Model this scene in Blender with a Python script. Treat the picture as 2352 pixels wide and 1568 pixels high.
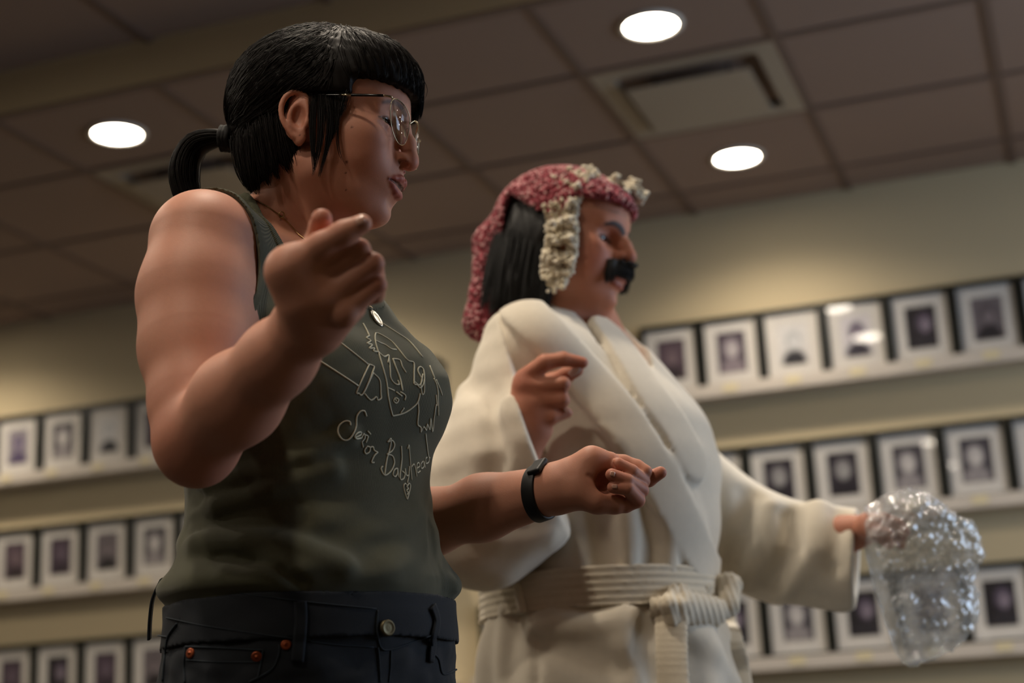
import bpy, bmesh, math, random
import numpy as np
from mathutils import Vector, Matrix

random.seed(7)
rng = np.random.default_rng(7)
for o in list(bpy.data.objects):
    bpy.data.objects.remove(o, do_unlink=True)
SC = bpy.context.scene
COL = SC.collection

# ------------------------------------------------------------------ camera
FPX = 3666.0                      # focal length in pixels of the 2352 x 1568 frame
HC = 0.83                         # camera height
def _rm(a, b, c):
    ca, sa, cb, sb, cc, sc = math.cos(a), math.sin(a), math.cos(b), math.sin(b), math.cos(c), math.sin(c)
    yaw = np.array([[cb, 0, sb], [0, 1, 0], [-sb, 0, cb]])
    pit = np.array([[1, 0, 0], [0, ca, -sa], [0, sa, ca]])
    rol = np.array([[cc, -sc, 0], [sc, cc, 0], [0, 0, 1]])
    return rol @ pit @ yaw
_M = _rm(math.radians(-14.71), math.radians(19.35), math.radians(-2.92))
def _w(r):
    return np.array([r[0], r[2], -r[1]])
CR, CD, CF = _w(_M[0]), _w(_M[1]), _w(_M[2])     # camera right, down, forward in the room
CU = -CD
C2W = np.stack([CR, CU, -CF], axis=1)             # camera frame (x right, y up, z to viewer) -> room
CAMPOS = np.array([0.0, 0.0, HC])
def to_world(p):
    return np.asarray(p) @ C2W.T + CAMPOS
def px(x, y, d):                                  # pixel + depth -> camera-frame point
    return np.array([(x - 1176.0) / FPX * d, -(y - 784.0) / FPX * d, -d])
def dir_cam(v):                                   # room direction -> camera frame
    return np.asarray(v, float) @ C2W
UPC = dir_cam((0, 0, 1))

cam_d = bpy.data.cameras.new('camera')
cam = bpy.data.objects.new('camera', cam_d)
COL.objects.link(cam)
cam_d.sensor_width = 36.0
cam_d.lens = FPX / 2352.0 * 36.0
cam.matrix_world = Matrix([[*C2W[0], CAMPOS[0]], [*C2W[1], CAMPOS[1]], [*C2W[2], CAMPOS[2]], [0, 0, 0, 1]])
cam_d.clip_start = 0.05
cam_d.dof.use_dof = True
cam_d.dof.focus_distance = 1.80
cam_d.dof.aperture_fstop = 3.2
SC.camera = cam

# ------------------------------------------------------------------ view, world, daylight
SC.view_settings.view_transform = 'Standard'
SC.view_settings.look = 'None'
SC.view_settings.gamma = 1.0
SC.view_settings.use_curve_mapping = False
SC.view_settings.exposure = 0.0
world = bpy.data.worlds.new('world')
SC.world = world
world.use_nodes = True
world.node_tree.nodes['Background'].inputs[0].default_value = (0.55, 0.72, 1.0, 1)
world.node_tree.nodes['Background'].inputs[1].default_value = 0.8
SC.cycles.max_bounces = 7
SC.cycles.diffuse_bounces = 3
SC.cycles.glossy_bounces = 3
SC.cycles.transparent_max_bounces = 14
SKY_E = 52.0      # daylight through the window of the right wall
LAMP_E = 44.0     # each recessed ceiling lamp

def area_light(name, loc, direction, sx, sy, energy, color):
    l = bpy.data.lights.new(name, 'AREA')
    l.shape = 'RECTANGLE'; l.size = sx; l.size_y = sy; l.energy = energy; l.color = color
    o = bpy.data.objects.new(name, l); COL.objects.link(o)
    o.location = loc
    o.rotation_euler = Vector(direction).to_track_quat('-Z', 'Z').to_euler()
    return o
WIN_X, WIN_Y0, WIN_Y1, WIN_Z0, WIN_Z1 = 2.2, 2.7, 4.7, 0.9, 2.5
area_light('window_daylight', (WIN_X + 0.25, (WIN_Y0 + WIN_Y1) / 2, (WIN_Z0 + WIN_Z1) / 2), (-1, 0, 0),
           WIN_Z1 - WIN_Z0, WIN_Y1 - WIN_Y0, SKY_E, (0.62, 0.78, 1.0))

# ------------------------------------------------------------------ helpers
def srgb(h):
    h = h.lstrip('#')
    c = [int(h[i:i + 2], 16) / 255.0 for i in (0, 2, 4)]
    return tuple((v / 12.92 if v <= 0.04045 else ((v + 0.055) / 1.055) ** 2.4) for v in c) + (1.0,)

MATS = {}
def mat(name, color='#808080', rough=0.6, metal=0.0, noise=0.0, nscale=40.0, bump=0.0, bscale=200.0,
        sss=0.0, sssr=(0.01, 0.004, 0.002), attr=None, sheen=0.0, spec=0.5, emit=None, estr=0.0, coat=0.0, wave=None, alpha=None):
    if name in MATS:
        return MATS[name]
    m = bpy.data.materials.new(name); m.use_nodes = True
    nt = m.node_tree; N, L = nt.nodes, nt.links
    b = N['Principled BSDF']
    col = srgb(color) if isinstance(color, str) else color
    b.inputs['Base Color'].default_value = col
    b.inputs['Roughness'].default_value = rough
    b.inputs['Metallic'].default_value = metal
    b.inputs['Specular IOR Level'].default_value = spec
    b.inputs['Sheen Weight'].default_value = sheen
    b.inputs['Coat Weight'].default_value = coat
    src = None
    if attr:
        a = N.new('ShaderNodeAttribute'); a.attribute_name = attr
        src = a.outputs['Color']
    tc = N.new('ShaderNodeTexCoord')
    if noise > 0:
        n = N.new('ShaderNodeTexNoise'); n.inputs['Scale'].default_value = nscale; n.inputs['Detail'].default_value = 4
        L.new(tc.outputs['Object'], n.inputs['Vector'])
        mr = N.new('ShaderNodeMapRange'); mr.inputs[3].default_value = 1 - noise; mr.inputs[4].default_value = 1 + noise
        L.new(n.outputs['Fac'], mr.inputs[0])
        mx = N.new('ShaderNodeMix'); mx.data_type = 'RGBA'; mx.blend_type = 'MULTIPLY'; mx.inputs[0].default_value = 1
        if src: L.new(src, mx.inputs[6])
        else: mx.inputs[6].default_value = col
        L.new(mr.outputs[0], mx.inputs[7]); src = mx.outputs[2]
    if src:
        L.new(src, b.inputs['Base Color'])
    if bump > 0 or wave:
        if wave:
            w = N.new('ShaderNodeTexWave'); w.inputs['Scale'].default_value = wave[0]; w.inputs['Distortion'].default_value = wave[1]
            w.bands_direction = wave[2] if len(wave) > 2 else 'X'
            L.new(tc.outputs['UV' if len(wave) > 3 else 'Object'], w.inputs['Vector']); hsrc = w.outputs['Fac']
        else:
            n2 = N.new('ShaderNodeTexNoise'); n2.inputs['Scale'].default_value = bscale; n2.inputs['Detail'].default_value = 3
            L.new(tc.outputs['Object'], n2.inputs['Vector']); hsrc = n2.outputs['Fac']
        bp = N.new('ShaderNodeBump'); bp.inputs['Strength'].default_value = bump; bp.inputs['Distance'].default_value = 0.001
        L.new(hsrc, bp.inputs['Height']); L.new(bp.outputs[0], b.inputs['Normal'])
    if sss > 0:
        b.inputs['Subsurface Weight'].default_value = sss
        b.inputs['Subsurface Radius'].default_value = sssr
        b.inputs['Subsurface Scale'].default_value = 1.0
    if emit:
        b.inputs['Emission Color'].default_value = srgb(emit) if isinstance(emit, str) else emit
        b.inputs['Emission Strength'].default_value = estr
    MATS[name] = m
    return m

def link(name, me, m=None, parent=None, **props):
    o = bpy.data.objects.new(name, me); COL.objects.link(o)
    if m and me is not None and len(me.materials) == 0:
        me.materials.append(m)
    if parent:
        o.parent = parent
        o.matrix_parent_inverse = Matrix.Identity(4)
    for k, v in props.items():
        o[k] = v
    return o

def empty(name, loc, label, category, group=None):
    o = bpy.data.objects.new(name, None); COL.objects.link(o); o.location = loc
    o.empty_display_size = 0.05
    o['label'] = label; o['category'] = category
    if group: o['group'] = group
    return o

def pymesh(name, V, Fc, smooth=True):
    me = bpy.data.meshes.new(name)
    V = np.asarray(V, dtype=np.float32)
    if isinstance(Fc, np.ndarray):
        n, k = Fc.shape
        me.vertices.add(len(V)); me.vertices.foreach_set('co', V.ravel())
        me.loops.add(n * k); me.loops.foreach_set('vertex_index', Fc.astype(np.int32).ravel())
        me.polygons.add(n); me.polygons.foreach_set('loop_start', np.arange(0, n * k, k, dtype=np.int32))
        me.polygons.foreach_set('loop_total', np.full(n, k, dtype=np.int32))
        me.update(calc_edges=True); me.validate()
    else:
        me.from_pydata([tuple(map(float, v)) for v in V], [], [tuple(int(i) for i in f) for f in Fc]); me.update()
    me.polygons.foreach_set('use_smooth', np.full(len(me.polygons), smooth))
    return me

def box_mesh(name, x0, x1, y0, y1, z0, z1, bevel=0.0):
    bm = bmesh.new()
    bmesh.ops.create_cube(bm, size=1.0)
    for v in bm.verts:
        v.co = Vector((x0 + (v.co.x + .5) * (x1 - x0), y0 + (v.co.y + .5) * (y1 - y0), z0 + (v.co.z + .5) * (z1 - z0)))
    if bevel > 0:
        bmesh.ops.bevel(bm, geom=bm.edges[:], offset=bevel, segments=2, affect='EDGES', profile=0.5)
    me = bpy.data.meshes.new(name); bm.to_mesh(me); bm.free()
    return me

def lathe_mesh(name, prof, n=32, axis='Z'):
    V, Fc = [], []
    for (r, z) in prof:
        for i in range(n):
            a = 2 * math.pi * i / n
            V.append((r * math.cos(a), r * math.sin(a), z))
    m = len(prof)
    for j in range(m - 1):
        for i in range(n):
            Fc.append((j * n + i, j * n + (i + 1) % n, (j + 1) * n + (i + 1) % n, (j + 1) * n + i))
    return pymesh(name, V, Fc)

def tube(V, Fc, pts, rad, n=6, closed=False, flat=None):
    """append a tube along pts (list of 3-vectors, any frame) to V, Fc"""
    P = np.asarray(pts, float); m = len(P)
    R = np.full(m, rad, float) if np.isscalar(rad) else np.asarray(rad, float)
    T = np.gradient(P, axis=0)
    if closed:
        T = np.roll(P, -1, 0) - np.roll(P, 1, 0)
    T /= np.linalg.norm(T, axis=1)[:, None] + 1e-12
    up = np.array([0.3, 0.8, 0.52]) if flat is None else np.asarray(flat, float)
    base = len(V)
    a = np.linspace(0, 2 * np.pi, n, endpoint=False)
    nrm = np.cross(T[0], up)
    if np.linalg.norm(nrm) < 1e-6: nrm = np.cross(T[0], [1, 0, 0])
    nrm /= np.linalg.norm(nrm)
    for i in range(m):
        nrm = nrm - T[i] * (nrm @ T[i]); nrm /= np.linalg.norm(nrm) + 1e-12
        bn = np.cross(T[i], nrm)
        for t in a:
            V.append(P[i] + R[i] * (math.cos(t) * nrm + math.sin(t) * bn))
    mm = m if closed else m - 1
    for i in range(mm):
        j = (i + 1) % m
        for k in range(n):
            k2 = (k + 1) % n
            Fc.append((base + i * n + k, base + i * n + k2, base + j * n + k2, base + j * n + k))
    if not closed:
        Fc.append(tuple(base + k for k in range(n))[::-1])
        Fc.append(tuple(base + (m - 1) * n + k for k in range(n)))

def catmull(P, n=8, closed=False):
    P = np.asarray(P, float); m = len(P); out = []
    rngs = range(m if closed else m - 1)
    for i in rngs:
        if closed: p0, p1, p2, p3 = P[(i - 1) % m], P[i], P[(i + 1) % m], P[(i + 2) % m]
        else: p0, p1, p2, p3 = P[max(i - 1, 0)], P[i], P[i + 1], P[min(i + 2, m - 1)]
        for t in np.linspace(0, 1, n, endpoint=False):
            out.append(0.5 * ((2 * p1) + (-p0 + p2) * t + (2 * p0 - 5 * p1 + 4 * p2 - p3) * t * t + (-p0 + 3 * p1 - 3 * p2 + p3) * t ** 3))
    if not closed: out.append(P[-1])
    return np.array(out)

# ------------------------------------------------------------------ distance-field modeller (smooth unions, surface nets)
class Field:
    def __init__(self): self.ops = []
    def add(self, f, k=0.004, mode='u'): self.ops.append((f, k, mode)); return self
    def cut(self, f, k=0.003): return self.add(f, k, 's')
    def clip(self, f, k=0.003): return self.add(f, k, 'i')
    def warp(self, f): return self.add(f, 0, 'f')
    @staticmethod
    def comb(d, p, k, mode):
        if mode == 'u':
            if k <= 0: return np.minimum(d, p)
            h = np.maximum(k - np.abs(d - p), 0) / k
            return np.minimum(d, p) - h * h * k * 0.25
        if mode == 's': p = -p
        if k <= 0: return np.maximum(d, p)
        h = np.maximum(k - np.abs(d - p), 0) / k
        return np.maximum(d, p) + h * h * k * 0.25
    def ev(self, P):
        P = np.asarray(P, dtype=np.float32)
        d = np.full(len(P), 9.0, dtype=np.float32)
        for f, k, mode in self.ops:
            if mode == 'f': d = f(P, d)
            else: d = self.comb(d, f(P).astype(np.float32), k, mode)
        return d
    def grad(self, P, e=4e-4):
        g = np.empty((len(P), 3), np.float32)
        for i in range(3):
            dp = np.zeros(3, np.float32); dp[i] = e
            g[:, i] = self.ev(P + dp) - self.ev(P - dp)
        return g / (np.linalg.norm(g, axis=1)[:, None] + 1e-12)
    def project(self, P, off=0.0, it=4):
        P = np.array(P, dtype=np.float32)
        for _ in range(it):
            P -= (self.ev(P) - off)[:, None] * self.grad(P) * 0.9
        return P
    def raycast(self, x, y, d0, d1, off=0.0, n=None):
        """camera rays through pixels (x, y): first hit between depths d0 and d1 -> camera-frame points"""
        x = np.asarray(x, float); y = np.asarray(y, float)
        D = np.stack([(x - 1176) / FPX, -(y - 784) / FPX, -np.ones_like(x)], 1)
        t = np.full(len(x), d0); L = np.linalg.norm(D, axis=1)
        for _ in range(45):
            s = self.ev(D * t[:, None]) - off
            t = np.minimum(t + s * 0.7 / L, d1)
        return D * t[:, None]
    def mesh(self, name, xs, ys, zs, B=8):
        """xs, ys, zs: sample coordinates of a rectilinear grid (camera frame)"""
        def pad(a):
            a = list(a); st = a[-1] - a[-2]
            while (len(a) - 1) % B: a.append(a[-1] + st)
            return np.array(a, dtype=np.float32)
        xs, ys, zs = pad(xs), pad(ys), pad(zs)
        nx, ny, nz = len(xs), len(ys), len(zs)
        bi = np.stack(np.meshgrid(np.arange((nx - 1) // B), np.arange((ny - 1) // B), np.arange((nz - 1) // B), indexing='ij'), -1).reshape(-1, 3)
        lo = np.stack([xs[bi[:, 0] * B], ys[bi[:, 1] * B], zs[bi[:, 2] * B]], 1)
        hi = np.stack([xs[bi[:, 0] * B + B], ys[bi[:, 1] * B + B], zs[bi[:, 2] * B + B]], 1)
        cen = (lo + hi) / 2; rad = np.linalg.norm(hi - lo, axis=1) / 2
        d = self.ev(cen)
        keep = np.abs(d) < rad * 1.8 + 0.006
        bi, cen, rad = bi[keep], cen[keep], rad[keep]
        nb = len(bi); n1 = B + 1
        loc = np.stack(np.meshgrid(np.arange(n1), np.arange(n1), np.arange(n1), indexing='ij'), -1).reshape(-1, 3)
        D = np.full((nb, n1 ** 3), 9.0, np.float32)
        CH = 1500
        allV, allK, fx = [], [], []
        nxt = {}
        cells, verts, quads = [], [], []
        for c0 in range(0, nb, CH):
            b = bi[c0:c0 + CH]; m = len(b)
            idx = b[:, None, :] * B + loc[None]
            P = np.stack([xs[idx[..., 0]], ys[idx[..., 1]], zs[idx[..., 2]]], -1).astype(np.float32)
            D = np.full((m, n1 ** 3), 9.0, np.float32)
            cc, rr = cen[c0:c0 + CH], rad[c0:c0 + CH]
            dcs = [None if mo == 'f' else f(cc) for f, k, mo in self.ops]
            Kb = np.zeros(m, np.float32)             # widest blend at work in each block
            for (f, k, mo), dc in zip(self.ops, dcs):
                if mo == 'f': continue
                near = (dc > -(k + rr * 2 + .004)) if mo == 'i' else (dc < k + rr * 2 + .004)
                Kb = np.where(near, np.maximum(Kb, k), Kb)
            Kb = Kb * 1.15 + rr * 2.2 + .006
            for (f, k, mode), dc in zip(self.ops, dcs):
                if mode == 'f':
                    D = f(P.reshape(-1, 3), D.reshape(-1)).reshape(m, -1).astype(np.float32); continue
                act = (dc > -Kb) if mode == 'i' else (dc < Kb)
                if not act.any(): continue
                if act.all():
                    D = self.comb(D, f(P.reshape(-1, 3)).reshape(m, -1).astype(np.float32), k, mode)
                else:
                    D[act] = self.comb(D[act], f(P[act].reshape(-1, 3)).reshape(-1, n1 ** 3).astype(np.float32), k, mode)
            D = D.reshape(m, n1, n1, n1); P = P.reshape(m, n1, n1, n1, 3)
            S = D < 0
            cnt = np.zeros((m, B, B, B), np.int8); acc = np.zeros((m, B, B, B, 3), np.float32)
            for ax in range(3):
                o = [1, 2]; o = [a for a in range(3) if a != ax]
                s0 = [slice(None)] * 4; s1 = [slice(None)] * 4
                s0[ax + 1] = slice(0, B); s1[ax + 1] = slice(1, B + 1)
                cr = S[tuple(s0)] != S[tuple(s1)]
                a, bb = D[tuple(s0)], D[tuple(s1)]
                t = np.where(cr, a / np.where(cr, a - bb, 1), 0)[..., None]
                X = np.where(cr[..., None], P[tuple(s0)] * (1 - t) + P[tuple(s1)] * t, 0)
                for u in (0, 1):
                    for v in (0, 1):
                        sl = [slice(None)] * 4
                        sl[o[0] + 1] = slice(u, B + u); sl[o[1] + 1] = slice(v, B + v)
                        cnt += cr[tuple(sl)]; acc += X[tuple(sl)]
                # quads owned by this block
                sl = [slice(None)] * 4
                for q in o: sl[q + 1] = slice(0, B)
                crq = cr[tuple(sl)]; ins = S[tuple(s0)][tuple(sl)]
                w = np.argwhere(crq)
                if len(w):
                    g = b[w[:, 0]] * B + w[:, 1:4]
                    quads.append((ax, g, ins[crq]))
            w = np.argwhere(cnt > 0)
            g = b[w[:, 0]] * B + w[:, 1:4]
            c = cnt[tuple(w.T)]
            cells.append(g); verts.append(acc[tuple(w.T)] / c[:, None])
        G = np.concatenate(cells); V = np.concatenate(verts)
        key = G[:, 0].astype(np.int64) + nx * (G[:, 1].astype(np.int64) + ny * G[:, 2].astype(np.int64))
        od = np.argsort(key); ks = key[od]
        FF = []
        for ax, g, ins in quads:
            o = [a for a in range(3) if a != ax]
            ids, ok = [], np.ones(len(g), bool)
            for (u, v) in ((0, 0), (1, 0), (1, 1), (0, 1)):
                h = g.copy().astype(np.int64); h[:, o[0]] -= u; h[:, o[1]] -= v
                ok &= (h >= 0).all(1)
                kk = h[:, 0] + nx * (h[:, 1] + ny * h[:, 2])
                p = np.clip(np.searchsorted(ks, kk), 0, len(ks) - 1)
                ok &= ks[p] == kk
                ids.append(od[p])
            Q = np.stack(ids, 1)
            fl = ins if ax != 1 else ~ins
            Q = np.where(fl[:, None], Q, Q[:, ::-1])
            FF.append(Q[ok])
        Fc = np.concatenate(FF)
        return V, Fc

def seg(a0, a1, n):  # helper for grids
    return np.arange(a0, a1, n)
def grid_axis(parts):
    """parts: [(start, end, step), ...] contiguous -> coordinates"""
    out = []
    for a, b, s in parts:
        n = max(1, int(round((b - a) / s)))
        out += list(np.linspace(a, b, n, endpoint=False))
    out.append(parts[-1][1])
    return np.array(out)

def cap(a, b, ra, rb=None):
    a = np.asarray(a, np.float32); b = np.asarray(b, np.float32)
    rb = ra if rb is None else rb
    ba = b - a; L2 = float(ba @ ba) + 1e-12
    def f(P):
        pa = P - a
        h = np.clip(pa @ ba / L2, 0, 1)
        q = pa - h[:, None] * ba
        return np.sqrt(np.einsum('ij,ij->i', q, q)) - (ra + (rb - ra) * h)
    return f
def rot(*axes):
    """orthonormal frame from x axis and approximate y axis"""
    x = np.asarray(axes[0], float); x = x / np.linalg.norm(x)
    y = np.asarray(axes[1], float); y = y - x * (x @ y); y = y / np.linalg.norm(y)
    return np.stack([x, y, np.cross(x, y)], 1).astype(np.float32)
I3 = np.eye(3, dtype=np.float32)
def ell(c, r, R=I3):
    c = np.asarray(c, np.float32); r = np.asarray(r, np.float32); R = np.asarray(R, np.float32)
    def f(P):
        q = (P - c) @ R
        k0 = np.sqrt((q * q / (r * r)).sum(1)); k1 = np.sqrt((q * q / (r ** 4)).sum(1)) + 1e-9
        return np.where(k0 < 1e-3, -r.min(), k0 * (k0 - 1) / k1)
    return f
def ecap(a, b, ra, rb, wid, s):
    """round cone, cross-section stretched by s along direction wid"""
    a = np.asarray(a, np.float32); b = np.asarray(b, np.float32)
    w = np.asarray(wid, float); ax = (b - a) / np.linalg.norm(b - a); w = w - ax * (w @ ax); w = (w / np.linalg.norm(w)).astype(np.float32)
    g = cap(a, b, ra, rb); sc = np.float32(1.0 / s - 1.0)
    def f(P):
        q = P + ((P - a) @ w)[:, None] * w * sc
        return g(q) * min(1.0, 0.5 + 0.5 * s)
    return f
def chain(F, pts, rads, k=0.004, k0=None):
    for i in range(len(pts) - 1):
        F.add(cap(pts[i], pts[i + 1], rads[i], rads[i + 1]), k if (i or k0 is None) else k0)
def multicap(pts, rads, k=0.0):
    fs = [cap(pts[i], pts[i + 1], rads[i], rads[i + 1]) for i in range(len(pts) - 1)]
    def f(P):
        d = fs[0](P)
        for g in fs[1:]:
            d = Field.comb(d, g(P), k, 'u')
        return d
    return f
def rbox(c, h, r, R=I3):
    c = np.asarray(c, np.float32); h = np.asarray(h, np.float32); R = np.asarray(R, np.float32)
    def f(P):
        q = np.abs((P - c) @ R) - h + r
        return np.sqrt((np.maximum(q, 0) ** 2).sum(1)) + np.minimum(q.max(1), 0) - r
    return f
def plane(p, n):
    p = np.asarray(p, np.float32); n = np.asarray(n, float); n = (n / np.linalg.norm(n)).astype(np.float32)
    return lambda P: (P - p) @ n
def vnoise(P, scale, seed=0):
    """smooth pseudo noise from sines, about -1..1"""
    r = np.random.default_rng(seed); s = 0
    for i in range(5):
        k = r.normal(size=3) * scale; ph = r.uniform(0, 6.28)
        s = s + np.sin(P @ k.astype(np.float32) + np.float32(ph))
    return s / 2.6
# ------------------------------------------------------------------ the room
CEIL, CEIL2, WALL_Y = 2.90, 3.03, 5.957
X0, X1, Y0 = -7.5, WIN_X, -5.0
m_wall = mat('wall_paint', '#cdbc98', 0.75, noise=0.03, nscale=3, bump=0.05, bscale=120)
m_tile = mat('ceiling_tile_fibre', '#927d70', 0.95, noise=0.06, nscale=60, bump=0.25, bscale=320)
m_bar = mat('ceiling_bar_paint', '#6f5b50', 0.7)
m_floor = mat('floor_carpet', '#2b2622', 0.95, noise=0.2, nscale=150, bump=0.3, bscale=400)
m_white = mat('ledge_paint', '#c6bdb2', 0.5, noise=0.02)
m_black = mat('frame_black', '#11140f', 0.35, noise=0.1)
m_mat = mat('mat_board', '#d9d5cf', 0.85, noise=0.01)
m_plate = mat('name_plate_paper', '#d6c9a4', 0.6, noise=0.05)
m_trim = mat('lamp_trim_white', '#d8d4cc', 0.5, noise=0.02)
m_vent = mat('diffuser_paint', '#9a8f80', 0.5, noise=0.03)
m_dark = mat('diffuser_gap', '#0a0908', 0.8, noise=0.02)
m_wood = mat('base_wood', '#5a4632', 0.5, noise=0.2, nscale=30)

def structure(name, *b, m=None, label=None, parent=None):
    o = link(name, box_mesh(name, *b), m, parent)
    if not parent:
        o['kind'] = 'structure'
    if label: o['label'] = label
    return o
structure('floor', X0, X1, Y0, WALL_Y, -0.1, 0, m=m_floor, label='dark carpeted floor of the hall')
structure('wall_back', X0, X1, WALL_Y, WALL_Y + 0.12, 0, CEIL2 + .1, m=m_wall, label='cream painted wall hung with ledges of framed portraits')
structure('wall_left', X0 - 0.12, X0, Y0, WALL_Y + .12, 0, CEIL2 + .1, m=m_wall, label='cream painted side wall')
structure('wall_front', X0, X1, Y0 - 0.12, Y0, 0, CEIL2 + .1, m=m_wall, label='cream painted wall behind the viewer')
def wall_with_window():
    V = []; Fc = []
    for x in (X1, X1 + .12):
        for (y, z) in ((Y0, 0), (WALL_Y + .12, 0), (WALL_Y + .12, CEIL2 + .1), (Y0, CEIL2 + .1), (WIN_Y0, WIN_Z0), (WIN_Y1, WIN_Z0), (WIN_Y1, WIN_Z1), (WIN_Y0, WIN_Z1)):
            V.append((x, y, z))
    for b in (0, 8):
        for i in range(4):
            Fc.append((b + i, b + (i + 1) % 4, b + 4 + (i + 1) % 4, b + 4 + i))
    for i in range(4):
        Fc.append((4 + i, 4 + (i + 1) % 4, 12 + (i + 1) % 4, 12 + i))
    return pymesh('wall_right', V, Fc, False)
link('wall_right', wall_with_window(), m_wall, kind='structure', label='cream painted side wall with a wide window')
wf = link('window_1', box_mesh('window_frame', X1 + .04, X1 + .08, WIN_Y0, WIN_Y1, WIN_Z0, WIN_Z0 + .05), m_trim, kind='structure', label='white window frame in the side wall')
for (a, b, c, d) in ((WIN_Y0, WIN_Y1, WIN_Z1 - .05, WIN_Z1), (WIN_Y0, WIN_Y0 + .05, WIN_Z0 + .05, WIN_Z1 - .05), (WIN_Y1 - .05, WIN_Y1, WIN_Z0 + .05, WIN_Z1 - .05), ((WIN_Y0 + WIN_Y1) / 2 - .025, (WIN_Y0 + WIN_Y1) / 2 + .025, WIN_Z0 + .05, WIN_Z1 - .05)):
    link('window_bar', box_mesh('window_bar', X1 + .04, X1 + .08, a, b, c, d), m_trim, wf)
link('baseboard_back', box_mesh('baseboard_back', X0, X1, WALL_Y - .015, WALL_Y, 0, .1), m_wood, kind='structure', label='dark wooden baseboard along the portrait wall')

# ceiling: lay-in tiles hung in a grid of bars; a step up towards the viewer
STEP_Y = 3.912
T = 0.61
gx0 = -1.288; gy0 = 4.473
ceil = structure('ceiling', X0, X1, STEP_Y + .03, WALL_Y, CEIL + .03, CEIL + .12, m=m_tile, label='suspended ceiling of fibre tiles')
structure('trim_1', X0, X1, STEP_Y, STEP_Y + .03, CEIL - .004, CEIL2 + .02, m=m_wall, label='cream painted step between the two ceiling levels')
ceil2 = link('ceiling_near', box_mesh('ceiling_near', X0, X1, Y0, STEP_Y, CEIL2 + .03, CEIL2 + .12), m_tile, kind='structure', label='raised suspended ceiling above the viewer')
link('edge_bar', box_mesh('edge_bar', X0, X1, STEP_Y - .003, STEP_Y + .036, CEIL - .008, CEIL - .0045), m_bar, ceil)
tile_cache = {}
def tile(x0, x1, y0, y1, z, parent):
    g = 0.011
    w, d = round(x1 - x0 - 2 * g, 4), round(y1 - y0 - 2 * g, 4)
    if w < .02 or d < .02: return
    if (w, d) not in tile_cache:
        tile_cache[(w, d)] = box_mesh('ceiling_tile', -w / 2, w / 2, -d / 2, d / 2, 0, .016, .003)
    o = link('ceiling_tile', tile_cache[(w, d)], m_tile, parent)
    o.location = ((x0 + x1) / 2, (y0 + y1) / 2, z + .006 + random.uniform(-.001, .001))
xs_l = [gx0 + T * i for i in range(-11, 6)]
xs_l = [X0] + [x for x in xs_l if X0 + .05 < x < X1 - .05] + [X1]
ys_l = [STEP_Y + .03] + [gy0 + T * j for j in range(0, 3) if gy0 + T * j < WALL_Y - .05] + [WALL_Y]
ysn_l = [Y0] + [3.86 - T * j for j in range(14, 0, -1)] + [STEP_Y]
VENTS = [(-1.288, 4.473), (-1.288 - 3 * T, 4.473)]
for (ys, z, par, lbl) in ((ys_l, CEIL, ceil, 0), (ysn_l, CEIL2, ceil2, 1)):
    for i in range(len(xs_l) - 1):
        for j in range(len(ys) - 1):
            if lbl == 0 and any(abs(xs_l[i] - vx) < .02 and abs(ys[j] - vy) < .02 for vx, vy in VENTS): continue
            if xs_l[i + 1] < -4.9 or (lbl == 1 and (ys[j + 1] < 1.0)): continue
            tile(xs_l[i], xs_l[i + 1], ys[j], ys[j + 1], z, par)
    for x in xs_l[1:-1]:
        link('grid_bar', box_mesh('grid_bar', x - .012, x + .012, ys[0], ys[-1], z, z + .03), m_bar, par)
    for y in ys[1:-1]:
        link('grid_bar', box_mesh('grid_bar', X0, X1, y - .012, y + .012, z - .0005, z + .03), m_bar, par)
# ceiling air diffusers
for (vx, vy), lab in zip(VENTS, ('grey square air diffuser in the ceiling between the two lamps on the right', 'grey square air diffuser in the ceiling behind the ponytail')):
    e = empty('air_diffuser', (vx + T / 2, vy + T / 2, CEIL), lab, 'air vent', 'ceiling air diffusers')
    a, b = T / 2 - .012, T / 2 - .075
    V, Fc = [], []
    for (h, z) in ((a, .0), (b, .0), (b, .05), (a, .05)):
        V += [(-h, -h, z), (h, -h, z), (h, h, z), (-h, h, z)]
    for r in range(3):
        for i in range(4):
            Fc.append((r * 4 + i, r * 4 + (i + 1) % 4, r * 4 + 4 + (i + 1) % 4, r * 4 + 4 + i))
    link('frame', pymesh('frame', V, Fc, False), m_vent, e)
    link('gap', box_mesh('gap', -b, b, -b, b, .048, .052), m_dark, e)
    for hx_, hy_ in ((-.12, -.12), (.12, -.12), (.12, .12), (-.12, .12)):
        link('hanger', box_mesh('hanger', hx_ - .004, hx_ + .004, hy_ - .004, hy_ + .004, -.027, .049), m_dark, e)
    link('face_plate', box_mesh('face_plate', -b + .03, b - .03, -b + .03, b - .03, -.034, -.026, .003), m_vent, e)

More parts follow.
